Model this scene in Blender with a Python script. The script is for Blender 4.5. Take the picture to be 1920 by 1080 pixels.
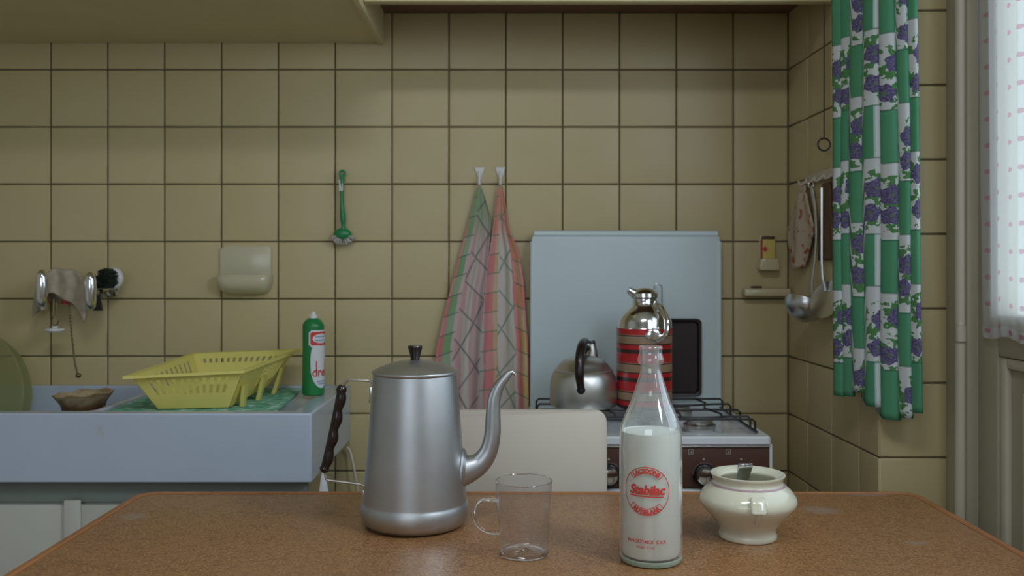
import bpy, bmesh, math, random
from math import sin, cos, pi, radians
from mathutils import Vector, Matrix, noise as mnoise

random.seed(7)
scene = bpy.context.scene
for o in list(bpy.data.objects):
    bpy.data.objects.remove(o, do_unlink=True)
COL = scene.collection

# ------------------------------------------------------------------ camera
EYE = 1.15                      # eye height of the camera above the floor
FPX = 1700.0                    # focal length in pixels of a 1920 wide frame
cam_data = bpy.data.cameras.new('camera')
cam = bpy.data.objects.new('camera', cam_data)
COL.objects.link(cam)
cam.location = (0, 0, EYE)
cam.rotation_euler = (pi / 2, 0, 0)
cam_data.sensor_width = 36
cam_data.lens = FPX / 1920 * 36
cam_data.shift_x = 5 / 1920
cam_data.shift_y = -40 / 1920
cam_data.clip_start = 0.05
cam_data.dof.use_dof = True
cam_data.dof.focus_distance = 1.33
cam_data.dof.aperture_fstop = 7.0
scene.camera = cam

# ------------------------------------------------------------------ light
world = bpy.data.worlds.new('sky')
scene.world = world
world.use_nodes = True
bg = world.node_tree.nodes['Background']
bg.inputs['Color'].default_value = (0.72, 0.86, 1.0, 1)
bg.inputs['Strength'].default_value = 2.5

def area(name, loc, target, sx, sy, power, col, portal=False, spread=180):
    l = bpy.data.lights.new(name, 'AREA')
    l.shape = 'RECTANGLE'; l.size = sx; l.size_y = sy
    l.energy = power; l.color = col
    l.spread = radians(spread)
    o = bpy.data.objects.new(name, l)
    COL.objects.link(o)
    o.location = loc
    d = Vector(target) - Vector(loc)
    o.rotation_euler = d.to_track_quat('-Z', 'Y').to_euler()
    if portal:
        l.cycles.is_portal = True
    return o

area('ceiling_lamp', (-0.10, 0.20, 2.50), (-0.2, 0.75, 0.9), 0.6, 0.16, 9.0, (0.93, 0.98, 1.05))
area('rear_fill_light', (-0.6, -1.1, 1.6), (-0.3, 2.0, 1.0), 1.3, 1.0, 8, (0.84, 0.95, 1.08))  # soft frontal fill added behind the camera, no window there
area('right_fill_light', (0.87, 0.62, 1.62), (0.1, 0.95, 1.1), 0.34, 0.9, 9.5, (0.82, 0.93, 1.06), spread=130)  # unseen side light added to brighten bottle, bowl and pot, no window there
area('door_daylight', (1.02, 1.32, 1.57), (0, 1.32, 1.57), 0.72, 1.02, 1, (1, 1, 1), portal=True)

scene.view_settings.view_transform = 'Standard'
scene.view_settings.look = 'None'
scene.view_settings.gamma = 1.0
scene.view_settings.use_curve_mapping = False
scene.view_settings.exposure = -0.07

# ------------------------------------------------------------------ helpers
def wp(px, py, Y):
    """point at depth Y seen at a photograph position, used to survey the room"""
    return Vector(((px - 955) * Y / FPX, Y, EYE - (py - 500) * Y / FPX))

def tag(o, label=None, cat=None, group=None, kind=None):
    if label: o['label'] = label
    if cat: o['category'] = cat
    if group: o['group'] = group
    if kind: o['kind'] = kind
    return o

def thing(name, loc, label, cat, group=None, kind=None):
    o = bpy.data.objects.new(name, None)
    COL.objects.link(o)
    o.location = loc
    o.empty_display_size = 0.05
    return tag(o, label, cat, group, kind)

def base_loc(p):
    v = Vector((0, 0, 0))
    while p is not None:
        v += p.location
        p = p.parent
    return v

def finish(name, b, mat, parent=None, label=None, sharp=35, smooth=True, cat=None, group=None, kind=None, recalc=True):
    """link one mesh object; geometry is given in world space"""
    if recalc:
        bmesh.ops.recalc_face_normals(b, faces=b.faces)
    if parent is not None:
        org = base_loc(parent)
    elif len(b.verts):
        xs = [v.co for v in b.verts]
        lo = Vector((min(v.x for v in xs), min(v.y for v in xs), min(v.z for v in xs)))
        hi = Vector((max(v.x for v in xs), max(v.y for v in xs), max(v.z for v in xs)))
        org = Vector(((lo.x + hi.x) / 2, (lo.y + hi.y) / 2, lo.z))
    else:
        org = Vector((0, 0, 0))
    bmesh.ops.translate(b, verts=b.verts, vec=-org)
    me = bpy.data.meshes.new(name)
    b.to_mesh(me); b.free()
    if smooth:
        me.shade_smooth()
        me.set_sharp_from_angle(angle=radians(sharp))
    me.materials.append(mat)
    o = bpy.data.objects.new(name, me)
    COL.objects.link(o)
    if parent is not None:
        o.parent = parent
    else:
        o.location = org
    return tag(o, label, cat, group, kind)

def BM():
    return bmesh.new()

def box(b, x0, x1, y0, y1, z0, z1, bev=0.0, seg=2):
    vs = [b.verts.new((x, y, z)) for x in (x0, x1) for y in (y0, y1) for z in (z0, z1)]
    fs = [b.faces.new([vs[i] for i in f]) for f in
          ((0, 1, 3, 2), (4, 6, 7, 5), (0, 4, 5, 1), (2, 3, 7, 6), (0, 2, 6, 4), (1, 5, 7, 3))]
    if bev > 0:
        es = list({e for f in fs for e in f.edges})
        bmesh.ops.bevel(b, geom=es, offset=bev, segments=seg, affect='EDGES', profile=0.5)
    return b

def lathe(b, cx, cy, prof, seg=48, a0=0.0, a1=2 * pi):
    full = abs(a1 - a0 - 2 * pi) < 1e-6
    n = seg if full else seg + 1
    rings = []
    for r, z in prof:
        if r < 1e-6:
            rings.append([b.verts.new((cx, cy, z))])
        else:
            rings.append([b.verts.new((cx + r * cos(a0 + (a1 - a0) * k / seg), cy + r * sin(a0 + (a1 - a0) * k / seg), z)) for k in range(n)])
    for i in range(len(rings) - 1):
        A, B = rings[i], rings[i + 1]
        for k in range(seg):
            k2 = (k + 1) % n
            if len(A) == 1 and len(B) == 1: continue
            if len(A) == 1: b.faces.new((A[0], B[k], B[k2]))
            elif len(B) == 1: b.faces.new((A[k], B[0], A[k2]))
            else: b.faces.new((A[k], B[k], B[k2], A[k2]))
    return b

def spline(pts, n=6, closed=False):
    P = [Vector(p) for p in pts]
    out = []
    m = len(P)
    rng = range(m) if closed else range(m - 1)
    for i in rng:
        p0 = P[(i - 1) % m] if closed or i > 0 else P[0] * 2 - P[1]
        p1 = P[i]; p2 = P[(i + 1) % m]
        p3 = P[(i + 2) % m] if closed or i + 2 < m else P[-1] * 2 - P[-2]
        for k in range(n):
            t = k / n
            out.append(0.5 * ((2 * p1) + (p2 - p0) * t + (2 * p0 - 5 * p1 + 4 * p2 - p3) * t * t + (3 * p1 - p0 - 3 * p2 + p3) * t ** 3))
    if not closed: out.append(P[-1].copy())
    return out

def tube(b, pts, r, seg=8, closed=False, flat=None):
    """sweep of a round (or flattened) section along a path; r may be a list"""
    P = [Vector(p) for p in pts]
    n = len(P)
    R = r if isinstance(r, (list, tuple)) else [r] * n
    if len(R) != n:
        R = [R[0] + 0 * i for i in range(n)] if len(R) == 1 else [
            R[min(int(i / (n - 1) * (len(R) - 1)), len(R) - 2)] * (1 - (i / (n - 1) * (len(R) - 1) - min(int(i / (n - 1) * (len(R) - 1)), len(R) - 2)))
            + R[min(int(i / (n - 1) * (len(R) - 1)), len(R) - 2) + 1] * (i / (n - 1) * (len(R) - 1) - min(int(i / (n - 1) * (len(R) - 1)), len(R) - 2)) for i in range(n)]
    T = []
    for i in range(n):
        a = P[(i - 1) % n] if closed or i > 0 else P[i]
        c = P[(i + 1) % n] if closed or i < n - 1 else P[i]
        d = (c - a)
        T.append(d.normalized() if d.length > 1e-9 else Vector((0, 0, 1)))
    up = Vector((0, 0, 1)) if abs(T[0].z) < 0.9 else Vector((0, 1, 0))
    N = (up - T[0] * up.dot(T[0])).normalized()
    rings = []
    for i in range(n):
        N = (N - T[i] * N.dot(T[i]))
        N = N.normalized() if N.length > 1e-6 else T[i].orthogonal().normalized()
        Bn = T[i].cross(N)
        fx = flat if flat else 1.0
        rings.append([b.verts.new(P[i] + N * (R[i] * cos(2 * pi * k / seg)) + Bn * (R[i] * fx * sin(2 * pi * k / seg))) for k in range(seg)])
    m = n if closed else n - 1
    for i in range(m):
        A, B = rings[i], rings[(i + 1) % n]
        for k in range(seg):
            b.faces.new((A[k], A[(k + 1) % seg], B[(k + 1) % seg], B[k]))
    if not closed:
        b.faces.new(list(reversed(rings[0]))); b.faces.new(rings[-1])
    return b

def ball(b, c, r, sc=(1, 1, 1), u=16, v=10):
    M = Matrix.Translation(c) @ Matrix.Diagonal((sc[0], sc[1], sc[2], 1))
    bmesh.ops.create_uvsphere(b, u_segments=u, v_segments=v, radius=r, matrix=M)
    return b

def prism(b, pts, y0, y1, bev=0.0):
    """outline in (x, z) extruded along y"""
    A = [b.verts.new((x, y0, z)) for x, z in pts]
    B = [b.verts.new((x, y1, z)) for x, z in pts]
    n = len(pts)
    f0 = b.faces.new(A); f1 = b.faces.new(list(reversed(B)))
    for i in range(n):
        b.faces.new((A[i], B[i], B[(i + 1) % n], A[(i + 1) % n]))
    if bev > 0:
        es = list(set(f0.edges) | set(f1.edges))
        bmesh.ops.bevel(b, geom=es, offset=bev, segments=2, affect='EDGES', profile=0.5)
    return b

def rrect(x0, x1, z0, z1, r, n=5, corners=(1, 1, 1, 1)):
    """rounded rectangle outline; corners: lower left, lower right, upper right, upper left"""
    out = []
    for i, (cx, cz, a) in enumerate(((x0 + r, z0 + r, pi), (x1 - r, z0 + r, 1.5 * pi), (x1 - r, z1 - r, 0), (x0 + r, z1 - r, .5 * pi))):
        if corners[i]:
            for k in range(n + 1):
                t = a + k / n * pi / 2
                out.append((cx + r * cos(t), cz + r * sin(t)))
        else:
            out.append(((x0, z0), (x1, z0), (x1, z1), (x0, z1))[i])
    return out

def arc_pts(c, r, a0, a1, n, plane='xz'):
    out = []
    for k in range(n + 1):
        a = a0 + (a1 - a0) * k / n
        if plane == 'xz': out.append(Vector((c[0] + r * cos(a), c[1], c[2] + r * sin(a))))
        elif plane == 'yz': out.append(Vector((c[0], c[1] + r * cos(a), c[2] + r * sin(a))))
        else: out.append(Vector((c[0] + r * cos(a), c[1] + r * sin(a), c[2])))
    return out

def grid_surface(b, f, nu, nv, uvf=None, uvf2=None):
    V = [[b.verts.new(f(i / nu, j / nv)) for i in range(nu + 1)] for j in range(nv + 1)]
    uvl = b.loops.layers.uv.new('UVMap') if uvf else None
    uv2 = b.loops.layers.uv.new('Tint') if uvf2 else None
    uvl = b.loops.layers.uv['UVMap'] if uvf else None
    for j in range(nv):
        for i in range(nu):
            fc = b.faces.new((V[j][i], V[j][i + 1], V[j + 1][i + 1], V[j + 1][i]))
            if uvf:
                um = (i + .5) / nu
                for lp, (ii, jj) in zip(fc.loops, ((i, j), (i + 1, j), (i + 1, j + 1), (i, j + 1))):
                    lp[uvl].uv = uvf(ii / nu, jj / nv, um)
                    if uvf2: lp[uv2].uv = uvf2(ii / nu, jj / nv, um)
    return b

def solidify(o, t, off=0.0):
    m = o.modifiers.new('thickness', 'SOLIDIFY'); m.thickness = t; m.offset = off
    return o

def text_bm(body, size, bold=0.0, shear=0.0, align='CENTER', space=1.0):
    cu = bpy.data.curves.new('lettering', 'FONT')
    cu.body = body; cu.size = size; cu.align_x = align; cu.offset = bold; cu.shear = shear
    cu.space_character = space; cu.resolution_u = 3
    o = bpy.data.objects.new('lettering', cu)
    COL.objects.link(o)
    dg = bpy.context.evaluated_depsgraph_get()
    me = bpy.data.meshes.new_from_object(o.evaluated_get(dg))
    bpy.data.objects.remove(o, do_unlink=True)
    bpy.data.curves.remove(cu)
    b = bmesh.new(); b.from_mesh(me)
    bpy.data.meshes.remove(me)
    return b

def slice_x(b, step):
    xs = [v.co.x for v in b.verts]
    if not xs: return b
    x = min(xs) + step
    while x < max(xs):
        bmesh.ops.bisect_plane(b, geom=b.verts[:] + b.edges[:] + b.faces[:], plane_co=(x, 0, 0), plane_no=(1, 0, 0))
        x += step
    return b

def wrap(b, cx, cy, R, a0=0.0):
    """roll flat (x, y) artwork around an upright cylinder, a0 = turn away from the viewer's side"""
    for v in b.verts:
        a = a0 + v.co.x / R
        v.co = Vector((cx + R * sin(a), cy - R * cos(a), v.co.y))
    return b

def merge(dst, src):
    me = bpy.data.meshes.new('tmp'); src.to_mesh(me); src.free()
    dst.from_mesh(me); bpy.data.meshes.remove(me)
    return dst

def columns(b, x0, x1, lo, hi, n=24):
    """flat shape between two height curves, sliced so that it can be rolled"""
    A, B = [], []
    for k in range(n + 1):
        x = x0 + (x1 - x0) * k / n
        A.append(b.verts.new((x, lo(x), 0))); B.append(b.verts.new((x, hi(x), 0)))
    for k in range(n):
        b.faces.new((A[k], A[k + 1], B[k + 1], B[k]))
    return b

def ring2d(b, c, r0, r1, a0, a1, n=40):
    A = [b.verts.new((c[0] + r0 * sin(a0 + (a1 - a0) * k / n), c[1] + r0 * cos(a0 + (a1 - a0) * k / n), 0)) for k in range(n + 1)]
    B = [b.verts.new((c[0] + r1 * sin(a0 + (a1 - a0) * k / n), c[1] + r1 * cos(a0 + (a1 - a0) * k / n), 0)) for k in range(n + 1)]
    for k in range(n):
        b.faces.new((A[k], A[k + 1], B[k + 1], B[k]))
    return b

# ------------------------------------------------------------------ materials
class NT:
    def __init__(s, name):
        s.m = bpy.data.materials.new(name); s.m.use_nodes = True
        s.t = s.m.node_tree; s.t.nodes.clear()
        s.out = s.t.nodes.new('ShaderNodeOutputMaterial')
    def n(s, kind, **kw):
        nd = s.t.nodes.new(kind)
        for k, v in kw.items(): setattr(nd, k, v)
        return nd
    def put(s, sock, v):
        if v is None: return
        if isinstance(v, bpy.types.NodeSocket): s.t.links.new(v, sock)
        else:
            if sock.type == 'RGBA' and len(v) == 3: v = (*v, 1)
            sock.default_value = v
    def math(s, op, a, b=None, c=None):
        nd = s.n('ShaderNodeMath', operation=op)
        s.put(nd.inputs[0], a); s.put(nd.inputs[1], b); s.put(nd.inputs[2], c)
        return nd.outputs[0]
    def mix(s, f, a, b):
        nd = s.n('ShaderNodeMix', data_type='RGBA')
        s.put(nd.inputs[0], f); s.put(nd.inputs[6], a); s.put(nd.inputs[7], b)
        return nd.outputs[2]
    def coord(s, which='Object'):
        return s.n('ShaderNodeTexCoord').outputs[which]
    def sep(s, v):
        nd = s.n('ShaderNodeSeparateXYZ'); s.put(nd.inputs[0], v)
        return nd.outputs
    def comb(s, x, y, z=0.0):
        nd = s.n('ShaderNodeCombineXYZ')
        s.put(nd.inputs[0], x); s.put(nd.inputs[1], y); s.put(nd.inputs[2], z)
        return nd.outputs[0]
    def noise(s, scale, detail=2, rough=.5, vec=None, col=False):
        nd = s.n('ShaderNodeTexNoise')
        nd.inputs['Scale'].default_value = scale; nd.inputs['Detail'].default_value = detail
        nd.inputs['Roughness'].default_value = rough
        s.put(nd.inputs['Vector'], vec if vec is not None else s.coord())
        return nd.outputs['Color' if col else 'Fac']
    def ramp(s, f, stops, interp='LINEAR'):
        nd = s.n('ShaderNodeValToRGB')
        cr = nd.color_ramp; cr.interpolation = interp
        while len(cr.elements) < len(stops): cr.elements.new(0.5)
        for e, (p, c) in zip(cr.elements, stops):
            e.position = p; e.color = (*c, 1) if len(c) == 3 else c
        s.put(nd.inputs[0], f)
        return nd.outputs[0]
    def smooth(s, x, lo, hi):
        nd = s.n('ShaderNodeMapRange', interpolation_type='SMOOTHSTEP')
        s.put(nd.inputs['Value'], x); nd.inputs['From Min'].default_value = lo; nd.inputs['From Max'].default_value = hi
        return nd.outputs[0]
    def bump(s, h, strength=.2, dist=.001):
        nd = s.n('ShaderNodeBump'); nd.inputs['Strength'].default_value = strength; nd.inputs['Distance'].default_value = dist
        s.put(nd.inputs['Height'], h)
        return nd.outputs[0]
    def pbr(s, col, rough=.5, metal=0.0, normal=None, coat=0.0, spec=.5, **kw):
        nd = s.n('ShaderNodeBsdfPrincipled')
        s.put(nd.inputs['Base Color'], col); s.put(nd.inputs['Roughness'], rough); s.put(nd.inputs['Metallic'], metal)
        s.put(nd.inputs['Normal'], normal)
        nd.inputs['Coat Weight'].default_value = coat
        nd.inputs['Specular IOR Level'].default_value = spec
        for k, v in kw.items(): s.put(nd.inputs[k.replace('_', ' ')], v)
        return nd.outputs[0]
    def done(s, shader):
        s.t.links.new(shader, s.out.inputs['Surface'])
        return s.m

def plain(name, col, rough=.5, metal=0.0, nz=0.12, scale=30, coat=0.0, bump=0.0, **kw):
    t = NT(name)
    f = t.noise(scale, 3)
    c = t.mix(f, tuple(max(0, x * (1 - nz)) for x in col), tuple(min(1, x * (1 + nz)) for x in col))
    nrm = t.bump(t.noise(scale * 4, 2), bump) if bump else None
    return t.done(t.pbr(c, rough, metal, nrm, coat, **kw))

def m_tile():
    t = NT('cream_wall_tile')
    rnd = t.n('ShaderNodeObjectInfo').outputs['Random']
    f = t.noise(9, 4, .6)
    c = t.mix(f, (0.50, 0.42, 0.225), (0.57, 0.48, 0.265))
    c = t.mix(t.math('MULTIPLY', rnd, .35), c, (0.50, 0.405, 0.20))
    nrm = t.bump(t.noise(14, 2), .12, .002)
    return t.done(t.pbr(c, .34, 0, nrm, spec=.4))
def m_table():
    t = NT('speckled_brown_linoleum')
    co = t.coord()
    a = t.noise(260, 3, .75, co); b = t.noise(110, 3, .6, co); d = t.noise(5, 3, .6, co)
    c = t.ramp(a, [(.3, (.105, .046, .016)), (.46, (.270, .130, .050)), (.58, (.36, .185, .078)), (.72, (.60, .37, .18))])
    c = t.mix(t.math('MULTIPLY', t.smooth(b, .45, .7), .55), c, (.14, .058, .022))
    c = t.mix(t.math('MULTIPLY', t.smooth(d, .5, .75), .30), c, (.30, .17, .09))
    # greyish patches at set spots, with uneven edges
    X = t.sep(co)
    marks = None
    for (mx, my, rx, ry) in ((-.632, -.16, .030, .028), (.48, -.12, .040, .036), (.405, -.17, .012, .012), (.60, -.018, .05, .018), (.56, -.30, .022, .014), (-.205, -.12, .012, .006)):
        dx = t.math('DIVIDE', t.math('SUBTRACT', X[0], mx), rx); dy = t.math('DIVIDE', t.math('SUBTRACT', X[1], my), ry)
        r = t.math('ADD', t.math('MULTIPLY', dx, dx), t.math('MULTIPLY', dy, dy))
        m = t.math('SUBTRACT', 1.0, t.smooth(t.math('ADD', r, t.math('MULTIPLY', t.noise(60, 3, .6, co), 1.2)), .5, 1.5))
        marks = m if marks is None else t.math('MAXIMUM', marks, m)
    c = t.mix(t.math('MULTIPLY', marks, .5), c, (.30, .26, .22))
    nrm = t.bump(a, .12, .0006)
    return t.done(t.pbr(c, .32, 0, nrm, spec=.45))
def m_alu(name, base, rough, scratches=.1):
    t = NT(name)
    co = t.coord(); X = t.sep(co)
    br = t.noise(60, 4, .6, t.comb(t.math('MULTIPLY', X[0], .4), t.math('MULTIPLY', X[1], .4), t.math('MULTIPLY', X[2], 8)))
    f = t.noise(18, 3, .6, co)
    c = t.mix(f, tuple(x * .86 for x in base), tuple(min(1, x * 1.08) for x in base))
    r = t.math('ADD', rough - scratches / 2, t.math('MULTIPLY', br, scratches))
    return t.done(t.pbr(c, r, 1.0, t.bump(br, .04, .0005)))
def m_thin_glass(name, tint=(1, 1, 1), rough=0.0, boost=1.0, ior=1.5, film=0.0):
    t = NT(name)
    tr = t.n('ShaderNodeBsdfTransparent'); tr.inputs[0].default_value = (*tint, 1)
    gl = t.n('ShaderNodeBsdfGlossy'); gl.inputs['Roughness'].default_value = rough
    gl.inputs['Color'].default_value = (1, 1, 1, 1)
    fr = t.n('ShaderNodeFresnel'); fr.inputs[0].default_value = ior
    ge = t.n('ShaderNodeNewGeometry')
    f = t.math('MULTIPLY', fr.outputs[0], t.math('SUBTRACT', 1.0, ge.outputs['Backfacing']))
    f = t.math('MULTIPLY', f, boost)
    mx = t.n('ShaderNodeMixShader')
    t.put(mx.inputs[0], f); t.t.links.new(tr.outputs[0], mx.inputs[1]); t.t.links.new(gl.outputs[0], mx.inputs[2])
    if film:   # dried milk film left on the inside of the glass
        df = t.n('ShaderNodeBsdfDiffuse'); df.inputs[0].default_value = (.75, .78, .80, 1)
        m2 = t.n('ShaderNodeMixShader')
        lw = t.n('ShaderNodeLayerWeight'); lw.inputs[0].default_value = .35
        t.put(m2.inputs[0], t.math('ADD', film, t.math('MULTIPLY', lw.outputs['Facing'], film * 1.6)))
        t.t.links.new(mx.outputs[0], m2.inputs[1]); t.t.links.new(df.outputs[0], m2.inputs[2])
        mx = m2
    return t.done(mx.outputs[0])
def m_solid_glass(name, tint):
    t = NT(name)
    return t.done(t.pbr(tint, .03, 0, None, Transmission_Weight=1.0, IOR=1.48))
def m_plaid(name, bands, topcol, line, base, linew=.075):
    """checked tea towel: soft colour bands across, thin dark crossing lines"""
    t = NT(name)
    def uvmap(n_):
        nd = t.n('ShaderNodeUVMap'); nd.uv_map = n_
        return t.sep(nd.outputs[0])
    L, T = uvmap('UVMap'), uvmap('Tint')
    wb = t.math('MULTIPLY', t.math('SUBTRACT', t.noise(14, 2), .5), .10)
    c = t.ramp(t.math('ADD', T[0], wb), bands, 'CONSTANT')
    c = t.mix(t.math('MULTIPLY', t.math('LESS_THAN', t.math('FRACT', t.math('MULTIPLY', L[1], .5)), .5), .22), c, base)
    c = t.mix(t.math('MULTIPLY', t.math('SUBTRACT', 1.0, t.smooth(T[1], .06, .26)), .8), c, topcol)
    def ln(x):
        return t.math('LESS_THAN', t.math('FRACT', x), linew)
    l = t.math('MAXIMUM', ln(L[0]), ln(L[1]))
    c = t.mix(t.math('MULTIPLY', l, .68), c, line)
    weave = t.noise(420, 1)
    c = t.mix(t.math('MULTIPLY', weave, .2), c, base)
    return t.done(t.pbr(c, .95, 0, t.bump(weave, .2, .0005), spec=.1))
def m_curtain():
    t = NT('flowered_patchwork_cotton')
    U = t.sep(t.coord('UV'))
    u, v = U[0], U[1]
    idx = t.math('FLOOR', u); fu = t.math('FRACT', u)
    cell = t.math('FLOOR', v); fv = t.math('FRACT', v)
    wob = t.noise(26, 3, .6, t.comb(t.math('MULTIPLY', u, .3), t.math('MULTIPLY', v, 2.3)))
    wob2 = t.noise(2.1, 2, .6, t.comb(t.math('MULTIPLY', u, 1.0), t.math('MULTIPLY', v, 7.0), 3.7))
    white = (.70, .74, .74)
    green = t.mix(t.noise(12, 2), (.090, .315, .165), (.130, .390, .220))
    # share of a column's width that is green in its green block
    is2 = t.math('COMPARE', idx, 3.0, .2)
    h = t.math('SUBTRACT', 1.1, t.math('MULTIPLY', is2, .70))
    isg = t.math('MULTIPLY', t.math('LESS_THAN', fv, .41), t.math('LESS_THAN', fu, h))
    edge = t.math('MULTIPLY', t.math('LESS_THAN', fv, .41), t.math('MULTIPLY', t.math('GREATER_THAN', fu, h), t.math('LESS_THAN', fu, t.math('ADD', h, .1))))
    wn = t.n('ShaderNodeTexWhiteNoise', noise_dimensions='2D'); t.put(wn.inputs['Vector'], t.comb(idx, cell))
    rnd = t.sep(wn.outputs['Color'])
    col = white
    flower = None; leaf = None
    for k, (bu, bv, rad) in enumerate(((.30, .86, .95), (.62, .63, 1.05))):
        cu = t.math('ADD', bu - .2, t.math('MULTIPLY', rnd[k % 3], .55))
        cv = t.math('ADD', bv - .05, t.math('MULTIPLY', rnd[(k + 1) % 3], .10))
        du = t.math('MULTIPLY', t.math('SUBTRACT', fu, cu), .031)
        dv = t.math('MULTIPLY', t.math('SUBTRACT', fv, cv), .255)
        d = t.math('SQRT', t.math('ADD', t.math('MULTIPLY', du, du), t.math('MULTIPLY', dv, dv)))
        th = t.math('ARCTAN2', dv, du)
        petal = t.math('MULTIPLY', t.math('COSINE', t.math('ADD', t.math('MULTIPLY', th, 5.0), t.math('MULTIPLY', rnd[2], 6.0))), .0018)
        d2 = t.math('ADD', t.math('ADD', d, petal), t.math('MULTIPLY', t.math('SUBTRACT', wob, .5), .006))
        fl = t.math('LESS_THAN', d2, .0180 * rad)
        heart = t.math('LESS_THAN', d, .0035) if flower is None else t.math('MAXIMUM', heart, t.math('LESS_THAN', d, .0035))
        lf = t.math('MULTIPLY', t.math('LESS_THAN', d, .036 * rad), t.math('GREATER_THAN', wob2, .505))
        flower = fl if flower is None else t.math('MAXIMUM', flower, fl)
        leaf = lf if leaf is None else t.math('MAXIMUM', leaf, lf)
    pet = t.ramp(wob, [(.3, (.070, .060, .145)), (.5, (.155, .135, .265)), (.7, (.28, .26, .40))])
    leafc = t.mix(wob, (.07, .22, .075), (.15, .35, .14))
    col = t.mix(leaf, col, leafc)
    col = t.mix(flower, col, pet)
    col = t.mix(heart, col, (.16, .22, .14))
    col = t.mix(isg, col, green)
    col = t.mix(edge, col, (.45, .68, .62))
    ln = t.math('MAXIMUM', t.math('LESS_THAN', fv, .012), t.math('MULTIPLY', t.math('GREATER_THAN', fv, .405), t.math('LESS_THAN', fv, .417)))
    col = t.mix(t.math('MULTIPLY', ln, .6), col, (.06, .16, .12))
    sh = t.pbr(col, .9, 0, t.bump(t.noise(300, 2), .15, .0006), spec=.12)
    tl = t.n('ShaderNodeBsdfTranslucent'); t.put(tl.inputs[0], col)
    mx = t.n('ShaderNodeMixShader'); mx.inputs[0].default_value = .2
    t.t.links.new(sh, mx.inputs[1]); t.t.links.new(tl.outputs[0], mx.inputs[2])
    return t.done(mx.outputs[0])
def m_sheer():
    t = NT('sheer_white_curtain_with_pink_dots')
    U = t.sep(t.coord('UV'))
    row = t.math('FLOOR', U[1])
    wn = t.n('ShaderNodeTexWhiteNoise', noise_dimensions='1D'); t.put(wn.inputs['W'], t.math('FLOOR', U[0]))
    fu = t.math('DIVIDE', t.math('SUBTRACT', t.math('FRACT', U[0]), .5), .20)
    fv = t.math('DIVIDE', t.math('SUBTRACT', t.math('FRACT', t.math('ADD', U[1], t.math('MULTIPLY', wn.outputs['Value'], .35))), .5), .095)
    d = t.math('SQRT', t.math('ADD', t.math('MULTIPLY', fu, fu), t.math('MULTIPLY', fv, fv)))
    dot = t.math('LESS_THAN', d, 1.0)
    col = t.mix(dot, (.84, .86, .88), (.66, .36, .43))
    df = t.n('ShaderNodeBsdfDiffuse'); t.put(df.inputs[0], col)
    tl = t.n('ShaderNodeBsdfTranslucent'); t.put(tl.inputs[0], col)
    tr = t.n('ShaderNodeBsdfTransparent')
    m1 = t.n('ShaderNodeMixShader'); m1.inputs[0].default_value = .5
    t.t.links.new(df.outputs[0], m1.inputs[1]); t.t.links.new(tl.outputs[0], m1.inputs[2])
    m2 = t.n('ShaderNodeMixShader')
    t.put(m2.inputs[0], t.math('SUBTRACT', .56, t.math('MULTIPLY', dot, .2)))
    t.t.links.new(m1.outputs[0], m2.inputs[1]); t.t.links.new(tr.outputs[0], m2.inputs[2])
    return t.done(m2.outputs[0])
def m_thermos():
    t = NT('red_tan_black_striped_tin')
    z = t.sep(t.coord('Object'))[2]
    # measured downwards from the top edge of the striped band (z = 0.186 above the foot)
    f = t.math('FRACT', t.math('ADD', t.math('DIVIDE', t.math('SUBTRACT', .1865, z), .0655), 8.0))
    red = (.50, .012, .018); blk = (.035, .016, .014); tan = (.34, .225, .135); lt = (.42, .30, .20)
    c = t.ramp(f, [(0, red), (.20, lt), (.215, blk), (.265, lt), (.29, tan), (.52, blk), (.57, red), (.72, blk), (.865, red)], 'CONSTANT')
    w = t.noise(300, 1)
    c = t.mix(t.math('MULTIPLY', w, .18), c, (.05, .02, .015))
    return t.done(t.pbr(c, .35, 0, None, coat=.3))
def m_sink():
    t = NT('white_glazed_stoneware')
    co = t.coord(); X = t.sep(co)
    c = t.mix(t.noise(6, 3, .6, co), (.43, .495, .60), (.49, .555, .655))
    # yellowish run marks down the apron
    dx = t.math('ADD', t.math('SUBTRACT', X[0], .325), t.math('MULTIPLY', t.math('SUBTRACT', t.noise(30, 3, .6, co), .5), .05))
    m = t.math('MULTIPLY', t.math('LESS_THAN', t.math('ABSOLUTE', dx), .008), t.smooth(t.noise(45, 3, .7, co), .48, .62))
    m = t.math('MULTIPLY', m, t.math('MULTIPLY', t.smooth(X[2], .035, .05), t.math('SUBTRACT', 1.0, t.smooth(X[2], .115, .13))))
    c = t.mix(t.math('MULTIPLY', m, .5), c, (.46, .42, .26))
    return t.done(t.pbr(c, .22, 0, None, coat=.3))
def m_spotted(name, base, spot, scale, thr, rough=.8):
    t = NT(name)
    f = t.smooth(t.noise(scale, 2, .5), thr, thr + .06)
    return t.done(t.pbr(t.mix(f, base, spot), rough, 0, t.bump(t.noise(200, 2), .2, .0006), spec=.2))

TILE = m_tile()
GROUT = plain('dark_grout', (.135, .105, .055), .95, nz=.3, scale=60)
CREAM = plain('cream_paint', (.64, .56, .32), .55, nz=.06, scale=8)
REDBROWN = plain('reddish_brown_paint', (.20, .105, .060), .7, nz=.2, scale=12)  # dark reddish brown of the soffit, slightly mottled
GREYPAINT = plain('grey_beige_door_paint', (.40, .365, .265), .45, nz=.06, scale=10)
LIGHTPAINT = plain('lighter_beige_paint', (.56, .50, .40), .4, nz=.05, scale=10)
ROOMW = plain('off_white_room_paint', (.62, .61, .56), .7, nz=.03, scale=5)
FLOORM = plain('pale_floor_lino', (.46, .40, .30), .5, nz=.25, scale=14)
TABLE = m_table()
EDGE = plain('orange_brown_wood_edge', (.34, .145, .055), .42, nz=.25, scale=22)
WOODLEG = plain('brown_varnished_wood', (.22, .10, .04), .45, nz=.2, scale=20)
SINK = m_sink()
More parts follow.
